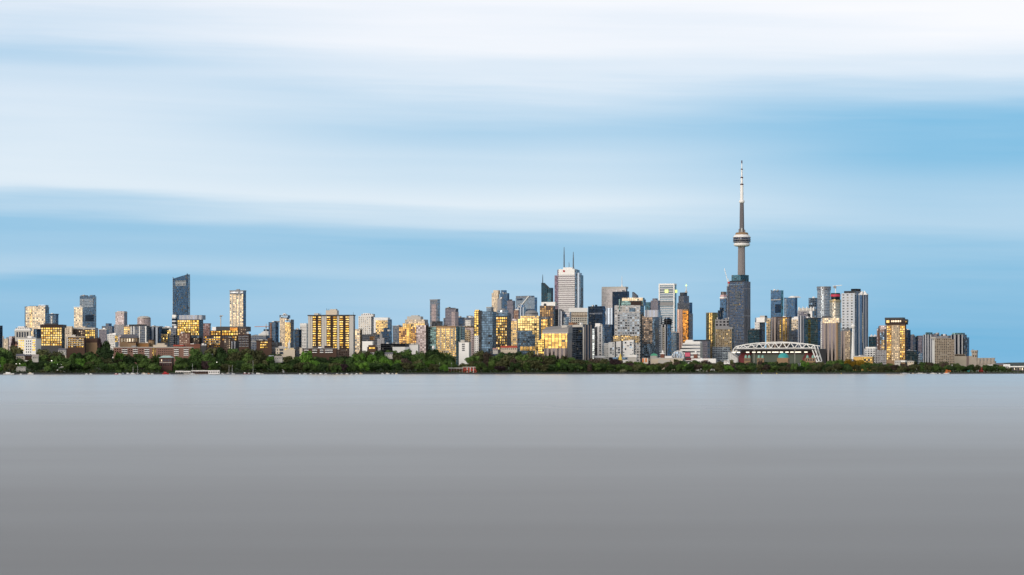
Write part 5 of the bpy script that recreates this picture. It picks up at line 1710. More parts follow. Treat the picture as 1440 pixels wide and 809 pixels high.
b = B('teal_dome_hall', 'hall with a large teal dome before the stadium', 'hall', 1092.6, 1108, 1108.6, 503.4, ST - 150, TAN, TAN, 6, depth=26)
g = G()
g.lathe([(7.8 * b.k, b.z(504)), (7.4 * b.k, b.z(501)), (5.8 * b.k, b.z(498.4)), (3 * b.k, b.z(496.8)), (.1, b.z(496.2))], 28, b.px(1100.4), 13)
b.part('dome', g, [TEALP])
for c0, c1, lab in ((1046.4, 1055.4, 'stone gatehouse with twin pale green cupolas, left end of the stadium'), (1064.6, 1074.4, 'stone gatehouse with twin pale green cupolas, left of the teal dome'),
                    (1131.6, 1146.4, 'stone gatehouse with twin green cupolas, right end of the stadium')):
    b = B('gatehouse', lab, 'gatehouse', c0, c1 - .3, c1, 503.6, ST - 160, TAN, TAN, 6, depth=9, group='cupola gatehouses before the stadium')
    b.windows(seq(c0 + .4, c1 - .8, 4, .5), [(504.4, 507.6)], P_DARK)
    for c in (lerp(c0, c1, .24), lerp(c0, c1, .76)):
        g = G()
        g.lathe([(1.9 * b.k, b.z(503.7)), (1.9 * b.k, b.z(502)), (1.5 * b.k, b.z(500.4)), (.1, b.z(499.2))], 16, b.px(c), 3.5)
        b.part('cupola', g, [VERDI])
#@@PART5

# small plant, vents and lift rooms on the flat roofs
SKIP = {'billboard', 'hoarding', 'gate_tower', 'gatehouse', 'white_marquee', 'cafe_shelter', 'copper_dome_hall', 'teal_dome_hall', 'arched_arcade', 'brick_pavilion', 'grey_roofed_lodge',
        'pale_arena', 'shore_boathouse', 'grain_silos', 'white_gable_hall', 'long_white_hall', 'twin_mast_tower', 'arched_roof_tower', 'sail_roof_block', 'spire_tower', 'flat_crown_hotel', 'sloped_roof_block'}
rr = random.Random(31)
for b in BUILT:
    if b.kind is None or b.kind in SKIP or rr.random() < .2:
        continue
    for i in range(rr.choice((1, 2, 2, 3))):
        w = min(rr.uniform(2.5, 6.5), abs(b.a) * .45)
        x = b.lx0 + (b.lx1 - b.lx0) * rr.uniform(.08, .7)
        y = b.d * rr.uniform(.15, .5)
        g = G()
        g.box(x, x + w, y, y + min(w, b.d * .35), b.top - .2, b.top + rr.uniform(1.4, 3.6))
        b.part('roof_unit', g, [rr.choice((GREY, PALE, DARK, WHITE))])

# ------------------------------------------------------------------ trees
def leaf_mat(name, a, b_):
    m = bpy.data.materials.new(name)
    m.use_nodes = True
    n = N(m.node_tree)
    b = m.node_tree.nodes['Principled BSDF']
    p = n.new('ShaderNodeTexCoord').outputs['Object']
    oi = n.new('ShaderNodeObjectInfo').outputs['Random']
    f = n.noise(n.v('ADD', p, n.comb(n.m('MULTIPLY', oi, 300), 0.0, 0.0)), .28, 3, .6)
    c = n.mixc(n.smooth(f, .32, .68), a, b_)
    c = n.v('SCALE', c, scale=n.m('ADD', .8, n.m('MULTIPLY', oi, .7)))
    n.put(b.inputs['Base Color'], c)
    b.inputs['Roughness'].default_value = .75
    b.inputs['Specular IOR Level'].default_value = .15
    return m


LEAF = {'dark green': leaf_mat('dark_green_leaves', (.026, .052, .018), (.042, .080, .023)),
        'mid green': leaf_mat('mid_green_leaves', (.050, .094, .024), (.080, .132, .034)),
        'bright green': leaf_mat('bright_green_leaves', (.064, .145, .022), (.095, .195, .030)),
        'olive': leaf_mat('olive_leaves', (.062, .072, .030), (.092, .096, .042)),
        'reddish brown': leaf_mat('reddish_brown_leaves', (.056, .042, .034), (.080, .062, .046)),
        'maroon': leaf_mat('maroon_leaves', (.034, .022, .026), (.052, .032, .036)),
        'golden': leaf_mat('golden_leaves', (.19, .12, .012), (.30, .19, .02)),
        'cream blossom': leaf_mat('cream_blossom', (.22, .24, .13), (.36, .36, .23))}
BARK = principled('bark', (.055, .042, .034), .95, noise=.5, nscale=1.0)


def rnd_unit(r):
    while True:
        p = (r.uniform(-1, 1), r.uniform(-1, 1), r.uniform(-1, 1))
        l = sqrt(sum(c * c for c in p))
        if .1 < l < 1:
            return tuple(c / l for c in p)


def crown_geo(seed, kind):
    """leaf sprays spread through several uneven lobes; the tree is one unit high"""
    r = random.Random(seed)
    g = G()
    lobes = []
    if kind == 'round':
        lobes = [((0, 0, .62), (.30, .30, .30))]
        for i in range(9):
            a = r.uniform(0, 2 * pi)
            lobes.append(((.27 * cos(a), .27 * sin(a), r.uniform(.36, .82)), (r.uniform(.12, .2),) * 2 + (r.uniform(.11, .18),)))
    elif kind == 'wide':
        lobes = [((0, 0, .62), (.36, .36, .24))]
        for i in range(11):
            a = r.uniform(0, 2 * pi)
            lobes.append(((.40 * cos(a), .40 * sin(a), r.uniform(.34, .76)), (r.uniform(.14, .22),) * 2 + (r.uniform(.12, .2),)))
    elif kind == 'tall':
        lobes = [((0, 0, .58), (.20, .20, .38))]
        for i in range(9):
            a = r.uniform(0, 2 * pi)
            z = r.uniform(.25, .9)
            lobes.append(((.15 * cos(a), .15 * sin(a), z), (.11, .11, .12)))
    else:                                     # low bush
        lobes = [((0, 0, .45), (.5, .5, .42))]
        for i in range(8):
            a = r.uniform(0, 2 * pi)
            lobes.append(((.5 * cos(a), .5 * sin(a), r.uniform(.25, .6)), (.28, .28, .26)))
    n = 1700 if kind != 'bush' else 600
    s0 = .038 if kind != 'bush' else .085
    vol = [l[1][0] * l[1][1] * l[1][2] for l in lobes]
    for i in range(n):
        c, rad = r.choices(lobes, [v ** .7 for v in vol])[0]
        u = rnd_unit(r)
        k = r.random() ** .28
        p = [c[j] + u[j] * rad[j] * k for j in range(3)]
        if p[2] < .06:
            continue
        t = rnd_unit(r)
        # leaves face outward and upward, loosely
        nn = [u[0] * .8 + t[0] * .75, u[1] * .8 + t[1] * .75, u[2] * .8 + .45 + t[2] * .6]
        l = sqrt(sum(q * q for q in nn)) or 1
        nn = [q / l for q in nn]
        a = (nn[1], -nn[0], 0.001)
        la = sqrt(sum(q * q for q in a))
        s = s0 * r.uniform(.6, 1.35)
        a = [q / la * s for q in a]
        b = [nn[1] * a[2] - nn[2] * a[1], nn[2] * a[0] - nn[0] * a[2], nn[0] * a[1] - nn[1] * a[0]]
        g.face([tuple(p[j] - a[j] - .5 * b[j] for j in range(3)), tuple(p[j] + a[j] - .6 * b[j] for j in range(3)),
                tuple(p[j] + .7 * a[j] + .8 * b[j] for j in range(3)), tuple(p[j] - .5 * a[j] + b[j] for j in range(3))])
    return g


def trunk_geo(seed, kind):
    r = random.Random(seed + 99)
    g = G()
    h = .5 if kind != 'tall' else .7
    g.lathe([(.030, -.03), (.022, .12), (.016, h * .7), (.008, h + .1)], 7)
    for i in range(7):
        a, z = r.uniform(0, 2 * pi), r.uniform(.2, h)
        e = r.uniform(.14, .30) if kind != 'tall' else r.uniform(.08, .15)
        g.bar((0, 0, z), (e * cos(a), e * sin(a), z + r.uniform(.12, .26)), .013)
    return g


CROWN = {k: [crown_geo(11 * i + len(k), k) for i in range(4)] for k in ('round', 'wide', 'tall', 'bush')}
CM, TM = {}, {k: [trunk_geo(i, k).mesh('trunk', BARK) for i in range(2)] for k in CROWN}


def crown_mesh(kind, i, colour):
    if (kind, i, colour) not in CM:
        CM[kind, i, colour] = CROWN[kind][i].mesh('crown', LEAF[colour])
    return CM[kind, i, colour]


CANOPY = [(-60, 486), (0, 485), (22, 486), (28, 500), (55, 500), (62, 492), (84, 492), (96, 497), (128, 496), (140, 484), (160, 489), (168, 497), (222, 500), (228, 512), (245, 508), (252, 503),
          (272, 499), (277, 489), (300, 488), (330, 490), (360, 491), (386, 496), (390, 505), (414, 502), (420, 499), (440, 499), (470, 502), (500, 500), (504, 491), (535, 492),
          (560, 493), (600, 491), (640, 493), (646, 499), (660, 500), (668, 494), (700, 494), (740, 494), (760, 497), (800, 502), (830, 504), (858, 505), (900, 508), (930, 510), (950, 506),
          (1000, 507), (1040, 508), (1090, 508), (1130, 509), (1160, 508), (1190, 506), (1213, 509), (1250, 511), (1290, 509), (1330, 509), (1350, 511), (1372, 512), (1400, 512.5), (1415, 516), (1440, 517), (1500, 518)]
MARK = [(22, 'below the small white balcony block at the left edge'), (58, 'below the white corner windowed block'), (92, 'below the yellow grid office'), (120, 'below the white framed golden windows'),
        (150, 'below the brown windowless annex'), (185, 'below the grey roofed lodge'), (222, 'below the long brick apartments'), (250, 'beside the turquoise roofed pavilion'),
        (285, 'below the golden louvre roofed office'), (325, 'below the terraced golden block'), (360, 'below the silver gold tower'), (392, 'below the brown gold lowrise'),
        (430, 'below the white balcony lowrise'), (465, 'below the triple bay slab'), (500, "below the slab's tall white pier"), (535, 'below the speckled shaft tower'), (575, 'below the flat dark hall'),
        (605, 'below the stepped gold tower'), (645, 'below the pale gold balcony block'), (672, 'behind the red boathouse'), (715, 'below the golden gridded front'), (760, 'below the big golden office'),
        (800, 'below the sloping grey roof'), (850, 'below the white capped tower'), (895, 'below the white mosaic block'), (945, 'below the cream exhibition hall'), (985, 'below the white banded hotel'),
        (1030, 'below the curved gold tower'), (1075, "below the stadium's left half"), (1150, "below the stadium's right half"), (1195, 'below the brown ribbed tower'), (1240, 'below the amber hall'),
        (1280, 'below the flat crowned hotel'), (1345, 'below the white edged block'), (1400, 'below the old grain silos'), (9999, 'at the low right end of the shore')]


def where(px):
    for x, t in MARK:
        if px < x:
            return t


TREES = []


def tree(px, dY, ytop, wpx, kind, colour, row):
    Y = shore(px) + dY
    z0 = land(px, Y) - .15
    h = max(Z_(ytop, Y) - z0, 2.5) * 1.09
    w = wpx * Y / F
    r = random.Random(int(px * 13 + dY * 7))
    name = {'round': 'broadleaf_tree', 'wide': 'spreading_tree', 'tall': 'columnar_tree', 'bush': 'bush'}[kind]
    unit = {'round': .86, 'wide': 1.12, 'tall': .52, 'bush': 1.5}[kind]
    o = link(name, None, None, (X_(px, Y), Y, z0), r.uniform(0, 2 * pi))
    sxy = w / unit
    for nm, me in (('trunk', TM[kind][r.randrange(2)]), ('crown', crown_mesh(kind, r.randrange(4), colour))):
        c = bpy.data.objects.new(nm, me)
        COL.objects.link(c)
        c.parent = o
        c.scale = (sxy, sxy, h)
    TREES.append((o, px, row, kind, colour))
    return o


def pick(r, px):
    if px < 560:
        return r.choices(['dark green', 'mid green', 'bright green', 'olive', 'maroon'], [30, 40, 10, 17, 3])[0]
    if px < 860:
        return r.choices(['dark green', 'mid green', 'bright green', 'olive', 'reddish brown'], [24, 34, 9, 20, 13])[0]
    return r.choices(['dark green', 'mid green', 'bright green', 'olive', 'reddish brown'], [24, 26, 5, 27, 18])[0]


r = random.Random(42)
ROWS = [('on the water edge', 14, 0.14, 17), ('on the lower bank', 45, .42, 18), ('on the upper bank', 85, .76, 19), ('at the top of the bank', 128, 1.0, 20)]
for ri, (row, dY, f, wp) in enumerate(ROWS):
    px = -30 + ri * 5
    while px < 1420:
        yt = table(CANOPY, px)
        low = 519.5 if px < 860 else 519.5
        top = lerp(low - 3, yt, f) + r.uniform(-1.6, 1.6)
        gap = False
        if ri == 0:
            gap = (690 < px < 706) or (628 < px < 674) or (40 < px < 48) or (240 < px < 312 and r.random() < .75) or (225 < px < 246) or px > 1400 or (980 < px < 1000)
            gap = gap or r.random() < .18 or (700 < px < 812 and r.random() < .6)
            top -= 2.5
        if ri == 1:
            gap = (222 < px < 247) or px > 1425
        if ri == 2:
            gap = (220 < px < 248) or (px > 1425) or (642 < px < 664)
        if ri == 3:
            gap = (30 < px < 58) or px > 1345 or (642 < px < 664 and True)
        w = wp * r.uniform(.75, 1.3) * (1.0 if px < 860 else .8)
        if px > 860 and ri == 2:
            gap = gap or r.random() < .25
        if not gap:
            kd = r.choices(['round', 'wide', 'tall'], [55, 32, 13])[0]
            if kd == 'tall':
                w *= .6
            tree(px, dY + r.uniform(-9, 9), top, w, kd, pick(r, px), row)
        px += w * .80 + r.uniform(0, 3)
# trees that stand out
tree(432, 75, 494.5, 21, 'round', 'bright green', 'on the lower bank')
tree(541, 60, 503.4, 17, 'round', 'bright green', 'on the lower bank')
tree(445, 40, 507, 12, 'round', 'bright green', 'on the lower bank')
tree(379, 60, 501, 13, 'round', 'bright green', 'on the lower bank')
tree(866, 55, 504.4, 19, 'round', 'maroon', 'on the lower bank')
tree(886, 40, 510, 13, 'round', 'maroon', 'on the lower bank')
tree(876.5, 14, 518.4, 10, 'bush', 'cream blossom', 'on the water edge')
tree(1194, 60, 503.6, 15, 'wide', 'golden', 'on the upper bank')
tree(1208, 64, 504.4, 15, 'wide', 'golden', 'on the upper bank')
tree(568, 45, 502, 19, 'wide', 'reddish brown', 'on the lower bank')
tree(148, 200, 479, 15, 'round', 'dark green', 'at the top of the bank')
tree(703, 12, 514.5, 16, 'round', 'maroon', 'on the water edge')
tree(140, 205, 474, 8, 'round', 'maroon', 'at the top of the bank')
tree(18, 205, 473, 7, 'round', 'maroon', 'at the top of the bank')
for i in range(9):
    tree(430 + 9.4 * i, 12, 511.5 + (i % 3) * .5, 11.5, 'wide', 'mid green', 'on the water edge')
for i in range(7):
    tree(846 - 9 * i, 14, 511 + (i % 2), 12, 'round', 'dark green', 'on the water edge')
for px in (60, 84, 131, 166, 470, 590, 612, 730, 765, 905, 1013, 1052, 1085, 1120, 1240, 1262):
    tree(px, 9, 519.6, 9, 'bush', r.choice(['mid green', 'dark green', 'olive']), 'on the water edge')

SHAPE = {'round': 'rounded', 'wide': 'spreading', 'tall': 'narrow upright', 'bush': 'low bushy'}
ORD = ['leftmost', 'second from the left', 'third from the left', 'fourth from the left', 'fifth from the left', 'sixth from the left', 'seventh from the left']
by = {}
for t in TREES:
    by.setdefault((t[4], t[3], t[2], where(t[1])), []).append(t)
for (colour, kind, row, mark), ts in by.items():
    ts.sort(key=lambda t: t[1])
    noun = 'shrub' if kind == 'bush' else 'tree'
    for i, t in enumerate(ts):
        if len(ts) == 1:
            lab = '%s %s %s %s, %s' % (colour, SHAPE[kind], noun, row, mark)
        else:
            which = 'rightmost' if i == len(ts) - 1 else ORD[i]
            k = {'round': 'rounded', 'wide': 'spreading', 'tall': 'narrow', 'bush': 'bushy'}[kind]
            lab = '%s %s %s %s %s, %s' % (which, colour, k, noun, row.replace('on the ', '').replace('at the ', ''), mark)
        words = lab.split()
        if len(words) > 15:
            lab = lab.replace('in the left bank trees', '').replace(' small white balcony', ' white').replace("at the low right end of the shore", 'at the right end')
        if len(lab.split()) > 16:
            lab = lab.replace('narrow upright', 'narrow').replace('at the top of the bank', 'high on bank').replace('top of the bank', 'high').replace(' from the left', '')
        tag(t[0], lab, noun, 'trees and shrubs along the lake shore')

# undergrowth along the bank: nobody could count it
g = G()
r = random.Random(3)
for i in range(15000):
    px = r.uniform(-60, 1470)
    dY = 7 + 320 * r.random() ** 1.6
    Y = shore(px) + dY
    if 1340 < px and r.random() < .5:
        continue
    x, z = X_(px, Y), land(px, Y)
    zc = z + r.random() ** 1.5 * (3.4 if px < 1300 else 2.0)
    s = r.uniform(.5, 1.3)
    a = r.uniform(0, pi)
    ca, sa = cos(a) * s, sin(a) * s * .6
    g.face([(x - ca, Y - sa, zc - s * .4), (x + ca, Y + sa, zc - s * .5), (x + ca * .7, Y + sa - .5, zc + s * .6), (x - ca * .6, Y - sa - .3, zc + s * .8)])
tag(link('undergrowth', g.mesh('undergrowth', leaf_mat('undergrowth_leaves', (.016, .034, .012), (.045, .07, .02)))), kind='stuff')


# ------------------------------------------------------------------ things along the shore
BOATW = principled('boat_white', (.80, .80, .80), .35)
TARP = principled('boat_tarp', (.42, .45, .52), .7)
NAVYP = principled('navy_paint', (.03, .04, .09), .4)
ORANGE = principled('orange_paint', (.70, .20, .04), .5)
BLUEP = principled('blue_paint', (.08, .22, .42), .5)


def hull(g, L, W, H, mi=0):
    n = 10
    secs = []
    for i in range(n + 1):
        t = i / n
        w = W / 2 * (1 - max(0, (t - .55) / .45) ** 2.2) * (.86 + .14 * min(1, t * 4))
        rise = H * (1 + .35 * t * t)
        secs.append([(-L / 2 + L * t, -w, rise), (-L / 2 + L * t, -w * .62, -.25), (-L / 2 + L * t, w * .62, -.25), (-L / 2 + L * t, w, rise)])
    for a, b in zip(secs, secs[1:]):
        for k in range(3):
            g.face([a[k], b[k], b[k + 1], a[k + 1]], None, mi)
        g.face([a[3], b[3], b[0], a[0]], None, mi)
    g.face(secs[0], None, mi)


def place(name, px, dY, z=None, rz=0.0):
    Y = shore(px) + dY
    return link(name, None, None, (X_(px, Y), Y, land(px, Y) if z is None else z), rz)


def motor_boat(px, wpx, label, hullm=BOATW, cabm=BOATW, rz=0.0, dY=-7, tall=1.0, group='boats moored along the shore'):
    o = place('motor_boat', px, dY, 0.12, rz)
    L = wpx * shore(px) / F
    W, H = L * .3, min(.9, L * .13) * tall
    for nm, fn, m in (('hull', lambda g: hull(g, L, W, H), hullm),
                      ('cabin', lambda g: g.prism([(-L * .28, -W * .32), (L * .16, -W * .28), (L * .16, W * .28), (-L * .28, W * .32)], H * .9, 0, 0, 0, None, [H * 2.5, H * 2.0, H * 2.0, H * 2.5]), cabm),
                      ('windscreen', lambda g: g.prism([(L * .16, -W * .26), (L * .26, -W * .2), (L * .26, W * .2), (L * .16, W * .26)], H, 0, 0, 0, None, [H * 1.95, H * 1.2, H * 1.2, H * 1.95]), P_DARK)):
        g = G()
        fn(g)
        link(nm, g.mesh(nm, m), o)
    tag(o, label, 'boat', group)
    return o


motor_boat(12.4, 15, 'large white cabin cruiser at the left end of the shore', tall=1.35)
motor_boat(29.4, 3.4, 'tiny white dinghy between the large cruiser and the domed boat')
motor_boat(43, 8, 'rounded white boat with beige top below the corner windowed block', BOATW, CREAM, tall=1.3)
motor_boat(121.6, 4, 'small white boat under the windowless annex trees, left one of two')
motor_boat(127.8, 4.4, 'small white boat under the windowless annex trees, right one of two')
BL = [(163.6, 5, REDP, BOATW, 'boat with dull red hull at the left of the mooring row'), (168.4, 5, BOATW, TARP, 'white boat with grey cover next to the red hulled one'),
      (173.8, 6, NAVYP, TARP, 'navy hulled boat with grey cover in the mooring row'), (180, 7, TARP, BOATW, 'grey hulled boat with white cabin in the mooring row'),
      (186.6, 7, BOATW, BOATW, 'plain white boat in the mooring row below brick apartments'), (192.6, 4.6, BOATW, ORANGE, 'white boat with an orange top in the mooring row'),
      (203, 8, BOATW, CREAM, 'white boat with cream top left of the mooring gap'), (209.4, 5, CREAM, ORANGE, 'cream boat with orange cover beside the cream topped one'),
      (214, 4, BOATW, BOATW, 'short white boat left of the tall white sail cover')]
for px, w, hm, cm, lab in BL:
    motor_boat(px, w, lab, hm, cm)
motor_boat(233, 9, 'bright red boat below the turquoise roofed pavilion', REDP, REDP, tall=1.6)
motor_boat(238.4, 3, 'tiny white boat right of the bright red one')
motor_boat(313, 5, 'small white boat right of the long floating house row')
motor_boat(320.6, 6.6, 'white boat with a boxy cabin below the terraced block', BOATW, CREAM)
motor_boat(344.6, 5.5, 'maroon hulled boat with white cabin, left of two', principled('maroon_paint', (.16, .03, .05), .5), BOATW, tall=1.5)
motor_boat(350.4, 4.6, 'maroon hulled boat with white cabin, right of two', principled('maroon_paint', (.16, .03, .05), .5), BOATW, tall=1.4)
motor_boat(364, 13, 'long low white boat tapering to the right below the brown gold lowrise', tall=.8)
for i, (px, w) in enumerate([(421.8, 3), (429, 5), (437, 4), (444, 3), (451, 5), (458, 4), (474, 3), (480.4, 3), (488, 4), (494.6, 3), (501.4, 4)]):
    motor_boat(px, w, ('leftmost', 'second', 'third', 'fourth', 'fifth', 'sixth', 'seventh', 'eighth', 'ninth', 'tenth', 'rightmost')[i] +
               ' small pale boat in the row below the triple bay slab', BOATW, (BOATW, TARP)[i % 2], group='small boats below the triple bay slab')
motor_boat(507.4, 5, 'cream boat with an orange brown top right of the small boat row', CREAM, TAN, tall=1.5)
for px, w, lab, m in ((538, 4, 'small grey white boat below the bright green ball tree', TARP), (545, 5.4, 'pinkish white boat right of the grey white one', CREAM),
                      (552, 3, 'short white boat between the pinkish and the yellow one', BOATW), (557.6, 4, 'pale yellow boat left of the bare brown tree', YELL)):
    motor_boat(px, w, lab, BOATW, m, tall=1.2)
motor_boat(1273, 13, 'long low white boat below the green glass pavilion', BOATW, TARP, tall=.7)
motor_boat(1295, 15, 'longest white boat moored below the mauve towers', BOATW, BOATW, tall=.7)
motor_boat(1312.6, 10, 'white boat left of the orange striped one', BOATW, BOATW, tall=.7)
motor_boat(1331, 8, 'white boat with an orange cabin below the white edged block', BOATW, ORANGE, tall=1.4)
motor_boat(1284, 3.4, 'tiny cream dinghy between two long white boats', CREAM, CREAM)
motor_boat(1321.4, 3, 'tiny white dinghy left of the orange cabined boat')

# long floating houses / pontoon sheds
for x0, x1, yt, wm, lab in ((246.6, 257.8, 521.6, PALE, 'long white roofed pontoon shed, first of the floating row'), (258.4, 268, 521.8, PALE, 'long white roofed pontoon shed beside the first'),
                            (269.4, 292.6, 521, BROWN, 'long dark pontoon shed with pale flat roof in the floating row'), (293, 309, 521, WHITE, 'white pontoon shed with dark windows ending the floating row')):
    b = B('pontoon_shed', lab, 'pontoon', x0, x1 - .3, x1, yt + 1.2, shore(275) - 9, wm, wm, 5, depth=4, ybase=526.6, group='pontoon sheds on the water')
    b.box('roof', x0 - .2, x1, yt + 1.3, yt, WHITE, -.5, 4.5)
    b.windows(seq(x0 + .4, x1 - .6, max(3, int((x1 - x0) / 3)), .55), [(yt + 1.8, yt + 3.6)], P_DARK)
    b.box('pontoon', x0 - .3, x1, 526.7, 526, GREY, -.8, 4.8)

# masts of moored sailing boats
for i, (px, yt) in enumerate([(187, 516), (193.6, 514.5), (270.6, 512), (322, 514), (326.6, 513), (355.8, 507.6)]):
    o = place('sailing_boat', px, -9.5, .12, .3)
    L = 7.5
    for nm, fn, m in (('hull', lambda g: hull(g, L, 2.2, .8), (BOATW, NAVYP)[i % 2]), ('cabin', lambda g: g.box(-1.6, 1.6, -.7, .7, .8, 1.3), BOATW),
                      ('mast', lambda g: g.lathe([(.13, .8), (.10, (HZ - yt) / F * (shore(px) - 9.5) + EYE)], 6), STEELW), ('boom', lambda g: g.bar((0, 0, 1.9), (-3, 0, 1.9), .25), TARP)):
        g = G()
        fn(g)
        link(nm, g.mesh(nm, m), o)
    tag(o, ('small sailing boat with a pale mast in the mooring row, left of two', 'small sailing boat with a pale mast in the mooring row, right of two',
            'sailing boat with a bare mast behind the dark pontoon shed', 'sailing boat below the terraced block, left of two', 'sailing boat below the terraced block, right of two',
            'tall masted sailing boat left of the long low white boat')[i], 'sailing boat', 'sailing boats moored along the shore')

# lamp posts on the lake path
def lamp(px, ytop, label, lit=False, dY=26, head=.5):
    o = place('street_lamp', px, dY)
    h = Z_(ytop, shore(px) + dY) - o.location.z
    g = G()
    g.lathe([(.16, 0), (.09, h)], 8)
    g.bar((0, 0, h), (0, -1.0, h + .1), .12)
    link('post', g.mesh('post', GREY), o)
    g = G()
    g.lathe([(.05, h - .35), (head, h - .1), (head, h + .25), (.05, h + .5)], 10, 0, -1.0)
    link('lamp_head', g.mesh('lamp_head', glow('lit_lamp', (1, .96, .85), 2.2) if lit else STEELW), o)
    tag(o, label, 'street lamp', 'street lamps along the lake path')


for px, yt, lab, lit, hd in ((72.8, 507.6, 'bright lit street lamp standing highest above the dark shore trees', True, .9), (81, 512.8, 'lit white lamp above the pale kiosk, left of three', True, .6),
                             (86.4, 512.8, 'lit white lamp above the pale kiosk, middle of three', True, .6), (91.8, 513, 'lit white lamp above the pale kiosk, right of three', True, .6),
                             (13.2, 512, 'small lamp above the large cruiser, left of four', False, .4), (17.6, 512.2, 'small lamp above the large cruiser, second of four', False, .4),
                             (23, 511.8, 'small lamp above the large cruiser, third of four', True, .45), (28, 511.8, 'small lamp above the large cruiser, right of four', True, .45),
                             (305, 509.6, 'lit lamp over the white pontoon shed', True, .5), (298.6, 518.4, 'short lamp beside the white pontoon shed', False, .5)):
    lamp(px, yt, lab, lit, 26, hd)
for i, px in enumerate((436.6, 457, 487.4, 501.4, 635, 618)):
    lamp(px, 514.6 if px < 600 else 511, ('slim pale lamp post left of the small boats', 'slim pale lamp post above the small boats', 'slim pale lamp post below the tall white pier, left of two',
                                          'slim pale lamp post below the tall white pier, right of two', 'pale lamp post just left of the red boathouse', 'pale lamp post below the white upright tank')[i])

# small houses and cabins in the bank trees
def cottage(px0, px1, yt, yb, dY, wall, roofm, label, gable=True, cat='house'):
    Y = shore((px0 + px1) / 2) + dY
    b = B('cottage', label, cat, px0, px1 - .3, px1, lerp(yt, yb, .42), Y, wall, wall, 8, depth=7, ybase=min(yb + 4, 526))
    g = G()
    x0, x1, ze, zr = b.lx0 - .4, b.lx1 + .4, b.top - .05, b.z(yt)
    g.face([(x0, -.4, ze), (x1, -.4, ze), (x1, 3.5, zr), (x0, 3.5, zr)])
    g.face([(x1, 7.4, ze), (x0, 7.4, ze), (x0, 3.5, zr), (x1, 3.5, zr)])
    g.face([(x0, -.4, ze), (x0, 3.5, zr), (x0, 7.4, ze)])
    g.face([(x1, -.4, ze), (x1, 7.4, ze), (x1, 3.5, zr)])
    b.part('roof', g, [roofm])
    b.windows(seq(px0 + .6, px1 - .8, max(2, int((px1 - px0) / 2.6)), .5), [(lerp(yt, yb, .55), lerp(yt, yb, .8))], P_DARK)
    return b


SLATE = principled('slate_roof', (.15, .15, .18), .9)
cottage(22.6, 34, 497.8, 505.4, 82, CREAM, SLATE, 'cream house with grey gabled roof low in the left bank trees')
cottage(35, 44, 498.6, 503, 92, BROWN, SLATE, 'dark house with slate roof below the white corner windowed block')
cottage(45, 54, 498.6, 505.6, 80, PALE, principled('pale_shingles', (.40, .36, .34), .9), 'pale house with a white gable below the small balcony block')
cottage(17.6, 24.4, 480, 491, 240, principled('peach_wall', (.50, .26, .17), .85), BROWN, 'peach coloured house left of the white corner windowed block')
cottage(82, 92.6, 490, 496, 150, PALE, SLATE, 'pale gabled house row under the yellow grid office')
cottage(80, 91, 515.6, 518.6, 22, WHITE, PALE, 'low white lit kiosk under three lamps', cat='kiosk')
cottage(23, 36, 515.8, 518.4, 24, PALE, PALE, 'low pale cabin above the large white cruiser', cat='cabin')
cottage(288, 299, 497.6, 502.4, 118, GREY, SLATE, 'grey roofed house in the trees below the terraced block')
cottage(378, 384.4, 499.8, 503, 90, principled('pale_blue_wall', (.35, .48, .56), .7), TARP, 'small pale blue shed among bright green trees', cat='shed')
cottage(386, 397, 500.6, 506, 62, PALE, principled('pale_shingles', (.40, .36, .34), .9), 'pale cottage at the foot of the white balcony lowrise')
cottage(517, 526, 495.6, 498, 120, PALE, PALE, 'low pale roof among the trees below the lit house', cat='shed')
cottage(541, 552, 495.6, 501, 118, PALE, SLATE, 'white house half hidden right of the lit house trees')
cottage(526.8, 531.6, 512.6, 516.4, 30, WHITE, WHITE, 'small white shed on the path left of the bright green ball tree', cat='shed')
cottage(397, 399.6, 519, 521.4, 16, WHITE, WHITE, 'tiny white hut alone at the shore under olive trees', cat='hut')
cottage(693, 700, 489.6, 494, 260, PALE, principled('pink_roof', (.45, .25, .24), .8), 'pink roofed low house under the golden gridded front')
cottage(704, 727, 486.4, 493, 270, CREAM, RBRICK, 'row of low cream shops with red roof line between golden fronts', cat='shop row')
cottage(756, 766, 490, 497, 250, WHITE, DARK, 'small white fronted block with dark roof between golden blocks')
cottage(835, 850, 500.8, 506, 240, PALE, WHITE, 'low white roofed store below the white capped tower', cat='store')
cottage(1018, 1026, 507, 511, 90, WHITE, PALE, 'low white hall left of the white stadium seats', cat='hall')
cottage(1258, 1266, 507, 511.4, 120, PALE, PALE, 'low pale entrance block under the flat crowned hotel', cat='pavilion')
cottage(1276, 1285, 507.6, 511, 110, CREAM, PALE, 'low cream hall right of the flat crowned hotel base', cat='hall')
cottage(1371, 1380, 517.4, 520.4, 60, WHITE, WHITE, 'white van like cabin beside the red container', cat='cabin')
cottage(1376.4, 1383, 517.2, 520.4, 56, REDP, REDP, 'red container cabin on the low right shore', cat='container')
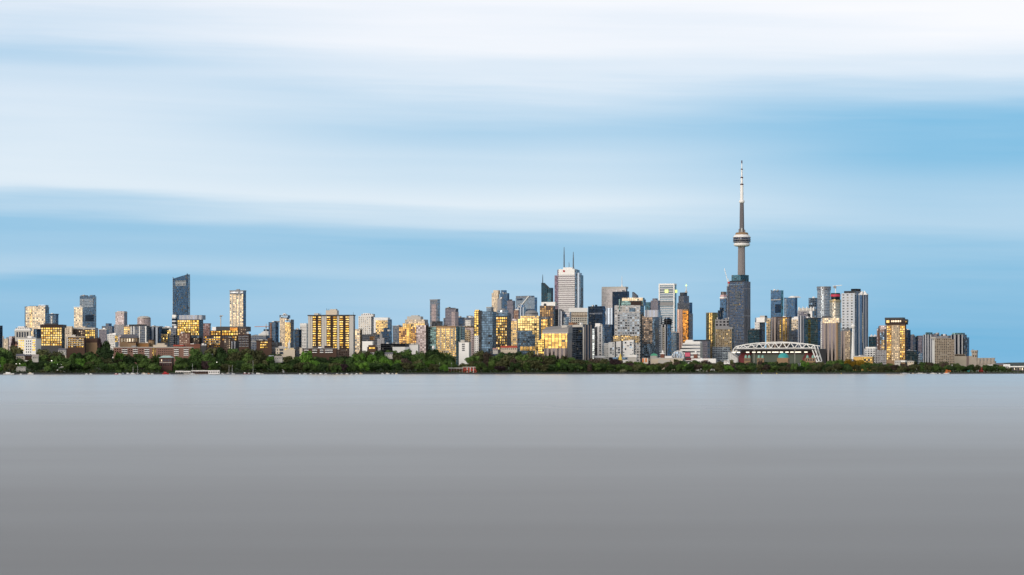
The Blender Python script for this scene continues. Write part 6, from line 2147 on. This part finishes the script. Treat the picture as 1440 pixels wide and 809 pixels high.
cottage(1359.6, 1364, 516.8, 520.6, 60, TEALP, TEALP, 'small teal cabin on the low right shore', cat='cabin')
cottage(1330, 1337, 520, 523.6, 22, ORANGE, ORANGE, 'orange shed on the quay below the white edged block', cat='shed')
cottage(1383, 1388, 519, 521.6, 50, PALE, PALE, 'small pale shed right of the red container', cat='shed')
cottage(1388.6, 1398, 512.4, 517, 220, GREY, PALE, 'grey low shed in front of the old grain silos', cat='shed')
cottage(1400, 1412, 510.6, 517, 500, TAN, SLATE, 'tan warehouse right of the grain silos', cat='warehouse')
cottage(1411, 1420, 512.4, 519, 420, PALE, WHITE, 'pale warehouse with a white roof near the right end', cat='warehouse')
b = B('ferry_terminal', 'low dark terminal under a long white roof at the right end of the shore', 'terminal', 1420, 1446, 1447, 516.4, shore(1430) + 120, DARK, DARK, 6, depth=12)
b.box('white_roof', 1418.6, 1447, 516.6, 514.8, WHITE, -3, 13)
b.windows(seq(1424, 1444, 5, .5), [(517.4, 520.6)], P_PALE)
for px, yt, lab in ((1289.4, 514, 'white banner pole below the pale ribbed tower'), (1339.4, 512.6, 'white banner pole below the white edged block'), (1402.6, 514.6, 'white banner pole right of the grain silos')):
    o = place('banner_pole', px, 34)
    h = Z_(yt, o.location.y) - o.location.z
    g = G()
    g.lathe([(.14, 0), (.09, h)], 6)
    link('pole', g.mesh('pole', GREY), o)
    g = G()
    g.box(-1.3, .1, -.06, .06, h * .45, h * .97)
    link('banner', g.mesh('banner', WHITE), o)
    tag(o, lab, 'banner pole', 'banner poles on the shore')
# buoys off the golden office and the stadium
for i, (px, c) in enumerate(((1071, 0), (1092.4, 0), (1183, 0))):
    o = place('buoy', px, -8, 0)
    g = G()
    g.lathe([(.5, -.3), (.8, 0), (.8, .5), (.3, .7), (.25, 1.6), (.05, 1.7)], 12)
    link('float', g.mesh('float', principled('yellow_buoy', (.85, .60, .04), .5)), o)
    tag(o, ('yellow buoy off the stadium, left of two', 'yellow buoy off the stadium, right of two', 'yellow buoy off the brown ribbed tower')[i], 'buoy', 'yellow buoys off the sea wall')
